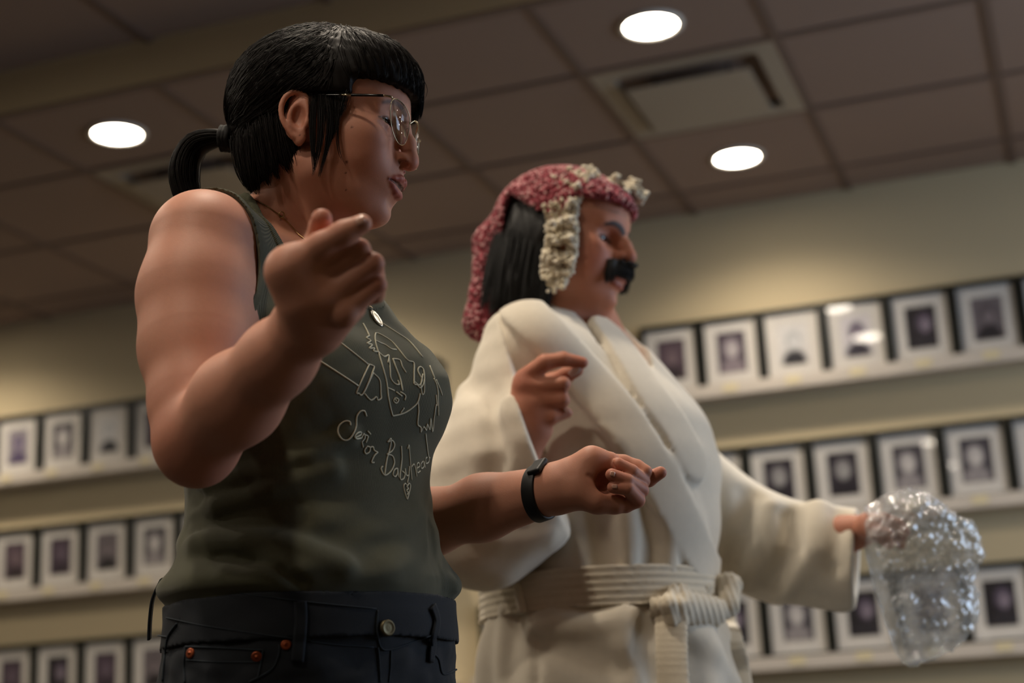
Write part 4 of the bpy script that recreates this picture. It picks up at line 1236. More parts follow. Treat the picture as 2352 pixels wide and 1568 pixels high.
locks.append((hp_(770, 165, 66), hp_(806, 188, 67), hp_(770, 240, 71), (4, 1.2, 4), 160, .00042))
locks.append((hp_(740, 170, 70), hp_(790, 190, 69), hp_(782, 226, 70), (5, 1.2, 4), 140, .00042))
locks.append((hp_(786, 220, 70), hp_(762, 330, 70), hp_(795, 383, 62), (.6, .3, .6), 4, .00040))
for (x0, y0, x1, y1, x2, y2, n) in ((640, 235, 655, 330, 690, 372, 90), (625, 250, 640, 350, 665, 395, 90), (610, 270, 622, 360, 640, 412, 90), (590, 290, 600, 380, 618, 425, 90), (570, 310, 575, 390, 592, 446, 90), (552, 320, 556, 400, 578, 440, 80), (650, 300, 668, 345, 684, 400, 30)):
    locks.append((hp_(x0, y0, 66), hp_(x1, y1, 68), hp_(x2, y2, 56), (5, 2.5, 4), n, .00040))
free('hair_locks', locks)
# ponytail: tie and hanging tail
def hl(x, y, Y=0.0): return np.array(wh.px(x, y, Y))
tailpath = catmull([hl(520, 318), hl(490, 318), hl(452, 332), hl(428, 370), hl(424, 420), hl(440, 470), hl(470, 500)], 6)
P, Rr = [], []
tn = len(tailpath); wtab = np.interp(np.linspace(0, 1, tn), [0, .12, .35, .6, .85, 1], [9, 11, 17, 20, 17, 9])
for i in range(1500):
    u = rng.normal(size=2); u = u / np.linalg.norm(u) * math.sqrt(rng.uniform(0, 1)); ph = rng.normal() * .25
    q = []
    for j in range(tn):
        t = tailpath[min(j + 1, tn - 1)] - tailpath[max(j - 1, 0)]; t /= np.linalg.norm(t)
        n1 = np.array([0, 1.0, 0]); n2 = np.cross(t, n1); n2 /= np.linalg.norm(n2)
        w_ = wtab[j]; k = .25 * math.sin(3 * j / tn + ph * 4)
        q.append(tailpath[j] + n1 * (u[0] + k * .3) * w_ * 1.1 + n2 * (u[1]) * w_ * .9)
    q = np.array(q); fin = rng.uniform(.75, 1.0)
    idx = np.linspace(0, (tn - 1) * fin, 14)
    q = np.stack([np.interp(idx, np.arange(tn), q[:, c]) for c in range(3)], 1)
    P.append(wh.O + (q * 1e-3) @ wh.R.T); Rr.append(np.interp(np.linspace(0, 1, 14), [0, .8, 1], [1, .9, .3]) * rng.uniform(.0003, .00055))
strands('ponytail', np.array(P), np.array(Rr), hair, m_hair)
TF = Field(); chain(TF, [wh.O + wh.R @ (p * 1e-3) for p in tailpath[1:-3]], [w * .00082 for w in wtab[1:-3]], .004)
v_, f_ = TF.mesh('ponytail_core', grid_axis([(-.42, -.28, .003)]), grid_axis([(.10, .26, .003)]), grid_axis([(-1.96, -1.80, .003)]))
link('ponytail_core', pymesh('ponytail_core', to_world(v_), f_), m_hair, hair)
V_, F_ = [], []
for j in range(3):
    ring = [wh.O + wh.R @ ((tailpath[0] + np.array([2 + 4 * j - 6, 12.5 * math.cos(a), 12.5 * math.sin(a) + 1.2 * math.sin(9 * a + j)])) * 1e-3) for a in np.linspace(0, 2 * math.pi, 28, endpoint=False)]
    tube(V_, F_, ring, .0036, 8, closed=True)
link('hair_tie', pymesh('hair_tie', to_world(np.array(V_)), F_), m_tie, hair)

# lashes
free('eyelashes', [((80.5 - .02 * k * k * 2, 31 + s * 0 + k * 1.6, 17.0 - .012 * k * k), (85 - .03 * k * k * 2, 31 + k * 1.8, 15.5 - .01 * k * k), (88.5 - .05 * k * k * 2, 31 + k * 2.0, 16.0), (.2, .2, .2), 3, .00022) for k in range(-6, 9) for s in (1,)], woman, m_hair, 5)
# ---- eyeglasses
m_gold = mat('gold_wire', '#b9ad92', .25, metal=1.0, noise=.05)
m_temple = mat('black_temple', '#0a0908', .3, noise=.05)
m_lensg = m_glass
gl = empty('eyeglasses', tuple(to_world(wh.pt(100, 0, 20))), 'thin gold rimmed eyeglasses with black temples worn by the person in olive', 'glasses')
gl_off = np.array(gl.location)
def gpart(name, V_, F_, m, smooth=True):
    return link(name, pymesh(name, np.asarray(V_) - gl_off, F_, smooth), m, gl)
OUT = [(15.5, 20), (19, 30), (30, 35), (44, 36), (56, 34), (63, 27), (64, 14), (60, 0), (51, -10), (39, -14), (27, -10), (19, 2)]
def lens_x(y): return 104.5 - .10 * abs(y) - .0012 * y * y
for s in (1, -1):
    c = catmull([(lens_x(y), s * y, z) for y, z in OUT], 5, closed=True)
    cw_ = to_world(np.array([wh.pt(*p) for p in c]))
    V_, F_ = [], []; tube(V_, F_, cw_, .00060, 6, closed=True); r_ = gpart('rim', V_, F_, m_gold)
    cen = cw_.mean(0); n = len(cw_); nrm = C2W @ wh.R[:, 0]
    VV = [cen + nrm * .0008] + list(cw_ + nrm * .0007) + [cen - nrm * .0008] + list(cw_ - nrm * .0007)
    FF = [(0, 1 + i, 1 + (i + 1) % n) for i in range(n)] + [(n + 1, n + 2 + (i + 1) % n, n + 2 + i) for i in range(n)] + [(1 + i, n + 2 + i, n + 2 + (i + 1) % n, 1 + (i + 1) % n) for i in range(n)]
    gpart('lens', VV, FF, m_lensg)
    # temple with gold ends
    hx = lens_x(64)
    tp = [(hx + 1, s * 63, 31), (hx, s * 67.5, 31.5), (hx - 8, s * 70, 32)]
    V_, F_ = [], []; tube(V_, F_, to_world(np.array([wh.pt(*p) for p in catmull(tp, 5)])), .0012, 8); gpart('hinge', V_, F_, m_gold)
    V_, F_ = [], []; tube(V_, F_, to_world(np.array([wh.pt(*p) for p in [(hx - 8, s * 70, 32), (hx - 15, s * 71, 32), (hx - 44, s * 74, 32.2)]])), .0016, 8); gpart('temple', V_, F_, m_temple)
    V_, F_ = [], []; tube(V_, F_, to_world(np.array([wh.pt(*p) for p in [(hx - 44, s * 74, 32.2), (hx - 56, s * 74.5, 32.2)]])), .0014, 8); gpart('hinge', V_, F_, m_gold)
    V_, F_ = [], []; tube(V_, F_, to_world(np.array([wh.pt(*p) for p in catmull([(hx - 56, s * 74.5, 32.2), (20, s * 74, 33), (-4, s * 71.5, 34), (-22, s * 69, 24), (-30, s * 68, 8)], 5)])), .0010, 8); gpart('temple_tip', V_, F_, m_temple)
    pad = catmull([(lens_x(16) - 1, s * 17, 14), (lens_x(16) - 5, s * 15, 12), (lens_x(16) - 6, s * 13, 8)], 4)
    V_, F_ = [], []; tube(V_, F_, to_world(np.array([wh.pt(*p) for p in pad])), .0005, 6); gpart('pad_arm', V_, F_, m_gold)
V_, F_ = [], []; tube(V_, F_, to_world(np.array([wh.pt(*p) for p in catmull([(lens_x(15), 15.5, 20), (106, 9, 26), (107, 0, 28), (106, -9, 26), (lens_x(15), -15.5, 20)], 5)])), .0010, 8); gpart('bridge', V_, F_, m_gold)

# ---- necklace and pendant
SKT = Field(); SKT.ops = list(WB.ops); SKT.ops.append((lambda P: TT.ev(P), 0.0, 'u'))
m_chain = mat('gold_chain', '#c6a978', .25, metal=1.0, noise=.1)
m_silver = mat('silver_pendant', '#b9b6ad', .3, metal=1.0, noise=.3, nscale=500)
ck = catmull(hits(WB, [(572, 455), (600, 466), (630, 485), (650, 500), (672, 522), (698, 547), (735, 590), (780, 640), (825, 690), (852, 712)], 1.6, 2.3, .001), 26)
ck = SKT.project(ck, .0009, 4)
nk = empty('necklace', tuple(to_world(ck[len(ck) // 2])), 'fine gold chain necklace with a small oval silver pendant on the olive top', 'necklace')
nko = np.array(nk.location)
V_, F_ = [], []
dd = np.concatenate([[0], np.cumsum(np.linalg.norm(np.diff(ck, axis=0), axis=1))])
uu = np.arange(0, dd[-1], .0006); ckd = np.stack([np.interp(uu, dd, ck[:, i]) for i in range(3)], 1)
tube(V_, F_, ckd, .00055 + .0003 * np.sin(uu / .0006 * math.pi / 2 + .4) ** 2 * 1.2, 5)
link('chain', pymesh('chain', to_world(np.array(V_)) - nko, F_), m_chain, nk)
cl = SKT.project(hits(WB, [(646, 494)], 1.6, 2.3), .0016)[0]
V_, F_ = [], []; tube(V_, F_, [cl + np.array([.0032 * math.cos(a), .0032 * math.sin(a), .0005]) for a in np.linspace(0, 6.283, 20, endpoint=False)], .0007, 6, closed=True)
link('clasp', pymesh('clasp', to_world(np.array(V_)) - nko, F_), m_chain, nk)
pc = SKT.project(TT.raycast([862], [733], 1.6, 2.2), .0016)[0]; pn = SKT.grad(pc[None].astype(np.float32))[0]
pd_ = np.array([.42, -.9, 0]); pd_ -= pn * (pd_ @ pn); pd_ /= np.linalg.norm(pd_); pb = np.cross(pd_, pn)
V_, F_ = [], []
pro = [(0.0, .0012), (.55, .0014), (.8, .0010), (.92, .0016), (1.0, .0010), (1.0, -.0006), (0, -.0006)]
for rr, zz in pro:
    for i in range(24):
        a = 2 * math.pi * i / 24
        V_.append(pc + pd_ * .0115 * max(rr, .01) * math.cos(a) + pb * .0062 * max(rr, .01) * math.sin(a) + pn * zz)
for j in range(len(pro) - 1):
    F_ += [(j * 24 + i, j * 24 + (i + 1) % 24, j * 24 + 24 + (i + 1) % 24, j * 24 + 24 + i) for i in range(24)]
link('pendant', pymesh('pendant', to_world(np.array(V_)) - nko, F_), m_silver, nk)
V_, F_ = [], []; tube(V_, F_, [pc - pd_ * .0135 + pd_ * .0026 * math.cos(a) + pn * .0026 * math.sin(a) for a in np.linspace(0, 6.283, 16, endpoint=False)], .0005, 6, closed=True)
link('pendant_ring', pymesh('pendant_ring', to_world(np.array(V_)) - nko, F_), m_silver, nk)

# ---- wrist tracker on the left forearm
m_strap = mat('black_rubber', '#0b0c0e', .55, noise=.1, nscale=300)
wa, wb = px(1221, 1139, 1.88), px(1272, 1126, 1.862)
ax = (wb - wa) / np.linalg.norm(wb - wa); wc = px(1244, 1132, 1.873)
ax = ax + np.array([0, -.10, .0]); ax /= np.linalg.norm(ax)
wt_ = empty('wrist_tracker', tuple(to_world(wc)), 'black rubber fitness band on the outstretched wrist', 'wristband')
wto = np.array(wt_.location)
e1 = np.cross(ax, [0, 0, 1.0]); e1 /= np.linalg.norm(e1); e2 = np.cross(ax, e1)
n = 48
def wring(u, off): return W.project(np.array([wc + ax * u + .030 * (math.cos(a) * e1 + math.sin(a) * e2) for a in np.linspace(0, 2 * math.pi, n, endpoint=False)]), off, 6)
rows = [wring(-.008, .0004), wring(-.008, .0024), wring(-.0068, .003), wring(.0068, .003), wring(.008, .0024), wring(.008, .0004)]
V_ = np.concatenate(rows); F_ = [(j * n + i, j * n + (i + 1) % n, j * n + n + (i + 1) % n, j * n + n + i) for j in range(5) for i in range(n)]
link('strap', pymesh('strap', to_world(V_) - wto, F_), m_strap, wt_)
tp_ = W.project(np.array([wc + np.array([-.004, .03, .012])]), 0.0022, 6)[0]; tn_ = W.grad(tp_[None].astype(np.float32))[0]
Rk = rot(np.cross(tn_, ax), ax)
Kf = Field(); Kf.add(rbox(tp_, (.013, .0095, .0036), .003, np.stack([np.cross(tn_, ax) / np.linalg.norm(np.cross(tn_, ax)), ax - tn_ * (ax @ tn_), tn_], 1)), .001)
v_, f_ = Kf.mesh('tracker', *(grid_axis([(tp_[i] - .018, tp_[i] + .018, .0011)]) for i in range(3)))
link('tracker', pymesh('tracker', to_world(v_) - wto, f_), m_strap, wt_)
# ------------------------------------------------------------------ person in the white robe
Mn = Field()
mh = HeadFrame(1268, 548, 2.53, 26, 16, .070)
MS = dict(chin=(74, -84), tip=(105, -12, 12.0), eye=(61, 31, 12), lid=3.0, lidz=-1.0, lidr=8, ala=(93, 14, -13), cheek=5, dbl=1, cw=1.04, muz=33,
          nose=[((80, 34), 9.0), ((85, 22), 8.6), ((97, 7), 9.4), ((104, -6), 10.5)], phil=(103, 0, -34), lml=(100, 0, -72),
          lips=dict(up=[((-.3, 24, -53), 1.0), ((.2, 14, -50), 2.6), ((.2, 0, -49), 3.0)], lo=[((-.3, 23.5, -55), 1.0), ((-.4, 14, -59), 3.2), ((-.2, 0, -61), 4.2)],
                    gap=[((.3, 25, -54), .6), ((.3, 14, -54.2), 1.0), ((.3, 0, -54.2), 1.2)]))
M_C0 = px(1378, 1372, 2.52)
MR, MF = yawframe(64)
MB = np.stack([MR, MF, UPC], 1)
def mt(s, f, h): return M_C0 + MR * s + MF * f + UPC * h
zm = float(to_world(M_C0)[2])
Mn.add(loft(M_C0, MR, MF, UPC, [(-.2, .17, .14, 0, 0), (0, .16, .14, 0, .0), (.2, .17, .155, 0, .01), (.3, .165, .14, 0, .01), (.36, .155, .11, 0, 0), (.41, .12, .085, 0, -.01), (.45, .07, .06, 0, -.015)], 0), .002)
build_head(Mn, mh, MS)
Mn_face = Field(); Mn_face.ops = list(Mn.ops)
Mn.add(in_frame(mh, ell(mh.px(1291, 567, 78), (11, 6, 14))), .004)
Mn.add(cap(mh.pt(-8, 0, -40), mt(0, -.01, .42), .062, .070), .03)
Mn.add(cap(mt(.03, -.02, .42), mt(.16, -.01, .37), .05, .055), .05)
Mn.add(cap(mt(-.03, -.02, .42), mt(-.16, -.01, .37), .05, .055), .05)
for s in (1, -1):
    Mn.add(cap(mt(s * .09, 0, -.15), mt(s * .10, 0, -zm + .09), .075, .042), .03)
    Mn.add(ecap(mt(s * .10, -.04, -zm + .042), mt(s * .11, .15, -zm + .034), .036, .028, MR, 1.25), .02)
Mn.cut(plane(mt(0, 0, -zm + .0005), UPC), .002)
# right forearm and hand (pointing)
MD = 2.30
def mp(zx, zy, dd=0.0): return px(1150 + .2933 * zx, 780 + .2933 * zy, MD + dd)
MEL = px(1105, 1195, 2.36); MWR = px(1218, 985, 2.31)
Mn.add(cap(mt(.185, -.01, .36), MEL, .05, .045), .03)
Mn.add(cap(MEL, px(1165, 1090, 2.33), .045, .040), .02)
Mn.add(cap(px(1165, 1090, 2.33), MWR, .040, .027), .02)
Mn.add(ecap(MWR, mp(215, 560, .006), .026, .027, np.array([.9, .35, .3]), 1.15), .014)
Mn.add(cap(mp(230, 640, .006), mp(195, 380, .010), .027, .021), .014)
Mn.add(cap(mp(260, 600, .012), mp(300, 420, .020), .020, .020), .014)
finger(Mn, [mp(185, 300, .006), mp(345, 178, -.002), mp(490, 152, .0), mp(640, 180, .004)], [.0135, .0118, .0105, .0085], .004)
finger(Mn, [mp(195, 375, .0), mp(485, 345, -.010), mp(470, 380, .020), mp(380, 395, .030)], [.0135, .0112, .0100, .0090], .003)
finger(Mn, [mp(215, 480, -.002), mp(482, 472, -.010), mp(465, 490, .018), mp(390, 500, .030)], [.0130, .0108, .0096, .0088], .003)
finger(Mn, [mp(245, 590, .0), mp(400, 610, -.008), mp(520, 572, .0)], [.0120, .0100, .0080], .003)
finger(Mn, [mp(240, 430, .030), mp(400, 330, .034), mp(520, 275, .024), mp(600, 240, .014)], [.017, .0130, .0112, .0090], .005)
# left forearm and hand holding the bag
LS2 = mt(-.19, 0, .35)
Mn.add(cap(LS2, px(1640, 1235, 2.72), .05, .045), .03)
Mn.add(cap(px(1640, 1235, 2.72), px(1950, 1225, 2.610), .045, .029), .02)
Mn.add(ecap(px(1950, 1225, 2.610), px(2000, 1212, 2.580), .026, .022, np.array([0, .5, 1.0]), 1.3), .012)
finger(Mn, [px(1990, 1196, 2.565), px(2030, 1192, 2.555), px(2062, 1204, 2.560), px(2080, 1222, 2.565)], [.0125, .0105, .0095, .008], .004)
finger(Mn, [px(1992, 1205, 2.585), px(2036, 1200, 2.585), px(2070, 1212, 2.590), px(2084, 1232, 2.590)], [.0125, .0105, .0095, .008], .003)
finger(Mn, [px(1990, 1218, 2.600), px(2032, 1216, 2.605), px(2062, 1230, 2.605), px(2070, 1250, 2.600)], [.012, .0102, .009, .008], .003)
finger(Mn, [px(1985, 1230, 2.610), px(2020, 1234, 2.620), px(2044, 1250, 2.620)], [.011, .009, .0075], .003)
finger(Mn, [px(1985, 1212, 2.560), px(2012, 1222, 2.542), px(2040, 1226, 2.540)], [.0135, .0115, .009], .004)
xsM = grid_axis([(-.13, -.0, .006), (.0, .22, .0024), (.22, .50, .007), (.50, .64, .0026)])
ylo = float(mt(0, 0, -zm)[1]) - .12
ysM = grid_axis([(ylo, -.40, .012), (-.40, -.155, .005), (-.155, -.02, .0024), (-.02, .05, .004), (.05, .27, .0024), (.27, .31, .004)])
zsM = grid_axis([(-2.85, -2.70, .006), (-2.70, -2.40, .0027), (-2.40, -2.26, .0024), (-2.26, -1.95, .010)])
V, Q = Mn.mesh('man', xsM, ysM, zsM)
L_ = mh.loc(V); Lf = L_.astype(np.float32)
cols = np.tile(np.array(srgb('#bd8068'), np.float32), (len(V), 1))
cols = mixc(cols, srgb('#b05f4c'), .5 * (blob((65, 45, -25), (32, 24, 26))))
cols = mixc(cols, srgb('#b0604e'), .4 * blob((108, 0, -12), (16, 16, 16)))
def tubedist_m(key):
    return both(lambda s: multicap([np.array((p[0], s * p[1], p[2])) for p, r in MS['lips'][key]], [r for p, r in MS['lips'][key]], 2))(Lf)
cols = mixc(cols, srgb('#93483e'), .7 * np.clip(1.2 - np.minimum(tubedist_m('up'), tubedist_m('lo')) / 1.6, 0, 1) * (L_[:, 0] > 60))
eb = face_line(Mn, mh, [(9, 27), (20, 33), (34, 34.5), (46, 29)], [3.2, 3.4, 2.6, .8], Lf)
cols = mixc(cols, srgb('#120c0a'), .95 * np.clip(1.2 - eb / 2.2, 0, 1) * (L_[:, 0] > 30))
ln = face_line(Mn, mh, [(17, 10), (24, 13.5), (33, 14), (47, 9.5)], [.8, 1.4, 1.4, 1.0], Lf)
cols = mixc(cols, srgb('#1c110d'), .9 * np.clip(1.2 - ln / 1.8, 0, 1) * (L_[:, 0] > 45))
fm_ = np.abs(L_[:, 2] - 54) < 1.6
cols = mixc(cols, srgb('#8f6a52'), .6 * fm_ * (L_[:, 0] > 30))
for tipc, rr in ((mp(185, 300), .018), (mp(185, 375), .014), (mp(205, 480), .014), (mp(490, 345), .012), (mp(488, 470), .012), (mp(640, 180), .016), (px(2030, 1200, 2.48), .05)):
    cols = mixc(cols, srgb('#a85a46'), .5 * np.exp(-(np.linalg.norm(V - tipc, axis=1) / rr) ** 2))
mme = pymesh('person', to_world(V), Q); set_cols(mme, cols)
man = link('person', mme, m_skin)
man['label'] = 'person in white bathrobe with red crochet headscarf and black moustache holding a plastic bag'; man['category'] = 'person'
for s in (1, -1):
    eyeball(mh, 61, 31 * s, 12, (1, .1, -.05), srgb('#20140c'), man, 'eye')
nail(Mn, mp(520, 556, -.008), (.9, .3, 0), (-.1, .8, .5), .008, man, m_nail, .010)
nail(Mn, mp(585, 252, .006), (.85, .5, 0), (.1, -.3, .9), .012, man, mat('pale_nail', '#dcd2cf', .3, noise=.03), .020)

# moustache
m_must = mat('black_moustache', '#060505', .7, noise=.2, nscale=400)
MU = Field()
def uA(f, k): MU.add(in_frame(mh, f), k * 1e-3)
MU.add(lambda P: Mn_face.ev(P) - np.float32(.0085), 0)
MU.clip(in_frame(mh, rbox((92, 0, -35.5), (34, 37, 12.5), 5)), .003)
uA(both(lambda s: multicap([np.array((84, s * 30, -42)), np.array((84, s * 31, -52)), np.array((84, s * 31, -64))], [5.5, 4.5, 1.5], 2)), 4)
MU.warp(lambda P, d: d - np.where(np.abs(d) < .02, .0012 * vnoise(P, 900, 31), 0).astype(np.float32))
lo_, hi_ = np.array([mh.pt(x, y, z) for x in (55, 125) for y in (-45, 45) for z in (-75, -10)]).min(0), np.array([mh.pt(x, y, z) for x in (55, 125) for y in (-45, 45) for z in (-75, -10)]).max(0)
v_, f_ = MU.mesh('moustache', *(grid_axis([(lo_[i], hi_[i], .0016)]) for i in range(3)))
must = link('moustache', pymesh('moustache', to_world(v_), f_), m_must, man, label='thick black false moustache with drooping ends')
def mfree(name, specs, parent, m, K=8):
    P, Rr = [], []
    for (a, b, c, spread, n, r) in specs:
        a, b, c = (np.array(v, float) for v in (a, b, c))
        for _ in range(n):
            e = rng.normal(size=3) * np.array(spread); t = np.linspace(0, 1, K)[:, None]
            q = (1 - t) ** 2 * (a + e) + 2 * t * (1 - t) * (b + e) + t * t * (c + e * .8)
            P.append(mh.O + (q * 1e-3) @ mh.R.T); Rr.append(np.interp(np.linspace(0, 1, K), [0, .7, 1], [1, .9, .2]) * r)
    return strands(name, np.array(P), np.array(Rr), parent, m)
sp = []
for i in range(-8, 9):
    y = i * 4.0; x = 107 - .021 * y * y
    sp.append(((x - 3, y, -27), (x + 6, y * 1.05, -36), (x + 1, y * 1.12, -46 - (16 if abs(i) > 6 else 0)), (2.5, 2, 2.5), 26, .0006))
mfree('moustache_hairs', sp, must, m_must)

# hair (black wig) under the scarf
m_wig = mat('black_wig', '#070606', .6, noise=.2, nscale=200)
HW = Field()
def wA(f, k): HW.add(in_frame(mh, f), k * 1e-3)
def wC(f, k): HW.cut(in_frame(mh, f), k * 1e-3)
wA(ell((-26, 0, 22), (92, 84, 92)), 5); wA(ell((-58, 30, -62), (42, 48, 58)), 30); wA(ell((-75, 0, -60), (38, 60, 60)), 20)
wC(rbox((95, 0, -10), (78, 120, 140), 12), 6)
HW.warp(lambda P, d: d - np.where(np.abs(d) < .02, .002 * vnoise(P * np.array([1, .3, 1], np.float32), 300, 41), 0).astype(np.float32))
lo_ = np.array([-.10, -.02, -2.75]); hi_ = np.array([.12, .30, -2.43])
v_, f_ = HW.mesh('wig', *(grid_axis([(lo_[i], hi_[i], .0036)]) for i in range(3)))
wig = link('hair', pymesh('hair', to_world(v_), f_), m_wig, man, label='black hair showing below the headscarf')
sp = []
for i in range(26):
    x = -105 + 4.6 * i
    sp.append(((x, 72 - .004 * (x + 40) ** 2, 10), (x - 4, 78 - .003 * (x + 40) ** 2, -50), (x - 8, 66, -112 + 12 * math.sin(i)), (4, 4, 6), 30, .0007))
mfree('hair_strands', [q_ for q_ in sp if q_[0][0] < 12], wig, m_wig)

# headscarf: crochet shell, stitches, lace edge
SC_ = Field()
def sA(f, k): SC_.add(in_frame(mh, f), k * 1e-3)
def sCt(f, k): SC_.cut(in_frame(mh, f), k * 1e-3)
sA(ell((-22, 0, 50), (113, 90, 92)), 5)
sA(ell((40, 0, 66), (62, 76, 42)), 25)
tail = [mh.px(1135, 560, 10), mh.px(1128, 620, 20), mh.px(1118, 680, 25), mh.px(1108, 740, 25)]
sA(multicap([np.array(p) for p in tail], [34, 26, 26, 30], 10), 30)
sCt(rbox((112, 0, -24), (80, 130, 92), 16), 6)
sCt(lambda P: np.maximum(np.maximum(P[:, 2] - (24 - .62 * P[:, 0]) - 6, -P[:, 0] - 92), 20 - P[:, 1]), 6)     # open at the side below the diagonal edge
sCt(ell((-20, 0, 38), (101, 84, 84)), 4)
lo_ = np.array([-.13, -.06, -2.80]); hi_ = np.array([.24, .31, -2.40])
v_, f_ = SC_.mesh('scarf', *(grid_axis([(lo_[i], hi_[i], .0034)]) for i in range(3)))
m_red = mat('crochet_red', '#7d2430', .9, noise=.2, nscale=300, sheen=.2)
scarf = link('headscarf', pymesh('headscarf', to_world(v_), f_), m_red, man, label='red and pink crochet headscarf with cream lace edging')
def blobs(name, P, N_, sizes, colors, parent, m, jitter=.3):
    """many small knobbly yarn lumps in one mesh (camera frame)"""
    base = []; fc = []
    for j, v in enumerate((-.8, 0, .8)):
        for i in range(6):
            a = math.pi / 3 * (i + .5 * j); c = math.sqrt(1 - v * v)
            base.append((c * math.cos(a), c * math.sin(a), v))
    base += [(0, 0, -1), (0, 0, 1)]
    for j in range(2):
        for i in range(6): fc.append((j * 6 + i, j * 6 + (i + 1) % 6, j * 6 + 6 + (i + 1) % 6, j * 6 + 6 + i))
    for i in range(6): fc.append((18, (i + 1) % 6, i, i)); fc.append((19, 12 + i, 12 + (i + 1) % 6, 12 + (i + 1) % 6))
    tri = [f if len(set(f)) == 4 else f for f in fc]
    base = np.array(base); nb = len(base)
    Vs, Fs, Cs = [], [], []
    for k in range(len(P)):
        n = N_[k]; t = rng.normal(size=3); t -= n * (t @ n); t /= np.linalg.norm(t); b = np.cross(n, t)
        sx, sy, sz = sizes[k]
        Vs.append(P[k] + base[:, :1] * t * sx + base[:, 1:2] * b * sy + base[:, 2:] * n * sz)
        Fs += [tuple(dict.fromkeys(k * nb + i for i in f)) for f in fc]
        Cs.append(np.tile(colors[k], (nb, 1)))
    me_ = pymesh(name, to_world(np.concatenate(Vs)), Fs); set_cols(me_, np.concatenate(Cs))
    o = link(name, me_, m, parent); o['kind'] = 'stuff'
    return o
m_yarn = mat('yarn', '#ffffff', .95, attr='Col', noise=.15, nscale=500, sheen=.3)
g_ = SC_.grad(v_); lv = mh.loc(v_)
cand = np.where(g_ @ (v_.mean(0) - v_).T.mean(1) < 9)[0]
outer = np.where((SC_.ev(v_ - g_ * .004) < 0) & ((g_ * (v_ - (mh.O + mh.R @ np.array([-.02, 0, .04])))).sum(1) > 0) & (g_[:, 2] > -.55))[0]
sel = rng.choice(outer, 2600, replace=True)
pal = [np.array(srgb(c)) for c in ('#8a2635', '#9c3040', '#7a1f2b', '#b0505e', '#cf9296', '#d8a9a8', '#a23a48')]
blobs('crochet_stitches', v_[sel] + g_[sel] * .001, g_[sel], [(rng.uniform(.003, .0055), rng.uniform(.0018, .003), .0026) for _ in sel], [pal[rng.integers(0, 7)] for _ in sel], scarf, m_yarn)
# lace: ruffled cream yarn around the face
pth = [mh.px(1462, 462, -46), mh.px(1446, 440, -24), mh.px(1400, 436, 14), mh.px(1352, 412, 38), mh.px(1322, 425, 56), mh.px(1298, 460, 68), mh.px(1292, 505, 78), mh.px(1296, 540, 82), mh.px(1287, 585, 84), mh.px(1280, 620, 82), mh.px(1286, 645, 76)]
wid_ = [10, 17, 11, 19, 27, 28, 24, 22, 26, 24, 12]
pc_ = catmull(pth, 8); wc_ = np.interp(np.linspace(0, 1, len(pc_)), np.linspace(0, 1, len(wid_)), wid_)
hole = np.array(mh.px(1291, 567, 82))
P_, N2, S2, C2 = [], [], [], []
for _ in range(2600):
    j = rng.integers(0, len(pc_)); t = pc_[min(j + 1, len(pc_) - 1)] - pc_[max(j - 1, 0)]; t /= np.linalg.norm(t)
    out = pc_[j] - np.array([10., 0, 30.]); out[0] *= .5; out /= np.linalg.norm(out); b = np.cross(t, out); b /= np.linalg.norm(b)
    q = pc_[j] + b * rng.uniform(-1, 1) * wc_[j] + out * abs(rng.normal()) * (6 + 4 * math.sin(j * .9)) + t * rng.uniform(-2, 2)
    if np.linalg.norm(q - hole) < 11: continue
    P_.append(mh.O + mh.R @ (q * 1e-3)); nn = mh.R @ (out + rng.normal(size=3) * .5); N2.append(nn / np.linalg.norm(nn))
    S2.append((rng.uniform(.004, .008), rng.uniform(.0025, .005), rng.uniform(.0025, .005))); C2.append(np.array(srgb(('#d9cfb8', '#cbbf a5'.replace(' ', ''), '#e2dac8')[rng.integers(0, 3)])))
blobs('lace_edging', np.array(P_), np.array(N2), S2, C2, scarf, m_yarn)
# ---- bathrobe
RB = Field()
R_TAB = [(-zm + .14, .27, .26, 0, .0), (-.6, .255, .245, 0, 0), (-.25, .225, .215, 0, .0), (-.08, .205, .195, 0, .0), (-.01, .186, .176, 0, .0), (.03, .187, .178, 0, .0), (.10, .200, .190, 0, .008), (.19, .206, .190, 0, .018), (.28, .203, .170, 0, .018), (.35, .192, .130, 0, .008), (.41, .150, .098, 0, -.005), (.445, .095, .075, 0, -.012)]
RB.add(loft(M_C0, MR, MF, UPC, R_TAB, 0), .002)
RB.add(cap(mt(.05, -.02, .405), mt(.185, -.01, .360), .048, .074), .06)
RB.add(cap(mt(-.05, -.02, .415), mt(-.185, -.01, .365), .062, .074), .05)
RB0 = Field(); RB0.ops = list(RB.ops)
M_C0f, MBf = M_C0.astype(np.float32), MB.astype(np.float32)
rf = [([(1330, 1310), (1310, 1180), (1300, 1050)], .008, .022), ([(1400, 1320), (1385, 1200), (1370, 1090)], -.010, .020), ([(1440, 1330), (1440, 1220), (1430, 1120)], .010, .018), ([(1490, 1350), (1500, 1250), (1490, 1150)], -.010, .016),
      ([(1540, 1350), (1540, 1240), (1500, 1100)], .010, .018), ([(1590, 1350), (1590, 1250), (1560, 1120)], -.008, .016), ([(1625, 1340), (1600, 1200), (1540, 1060)], .009, .018),
      ([(1240, 1440), (1360, 1430), (1500, 1400)], .010, .020), ([(1250, 1480), (1330, 1500), (1420, 1540)], -.012, .022), ([(1480, 1410), (1480, 1500), (1500, 1568)], -.016, .018), ([(1580, 1450), (1640, 1500), (1690, 1568)], .010, .02), ([(1160, 1400), (1150, 1500), (1150, 1568)], .010, .018),
      ([(1230, 1405), (1235, 1500), (1235, 1568)], -.006, .007)]
RFOLD = [(multicap(hits(RB0, c, 2.0, 3.2).astype(np.float32), [0] * len(c)), a, w) for c, a, w in rf]
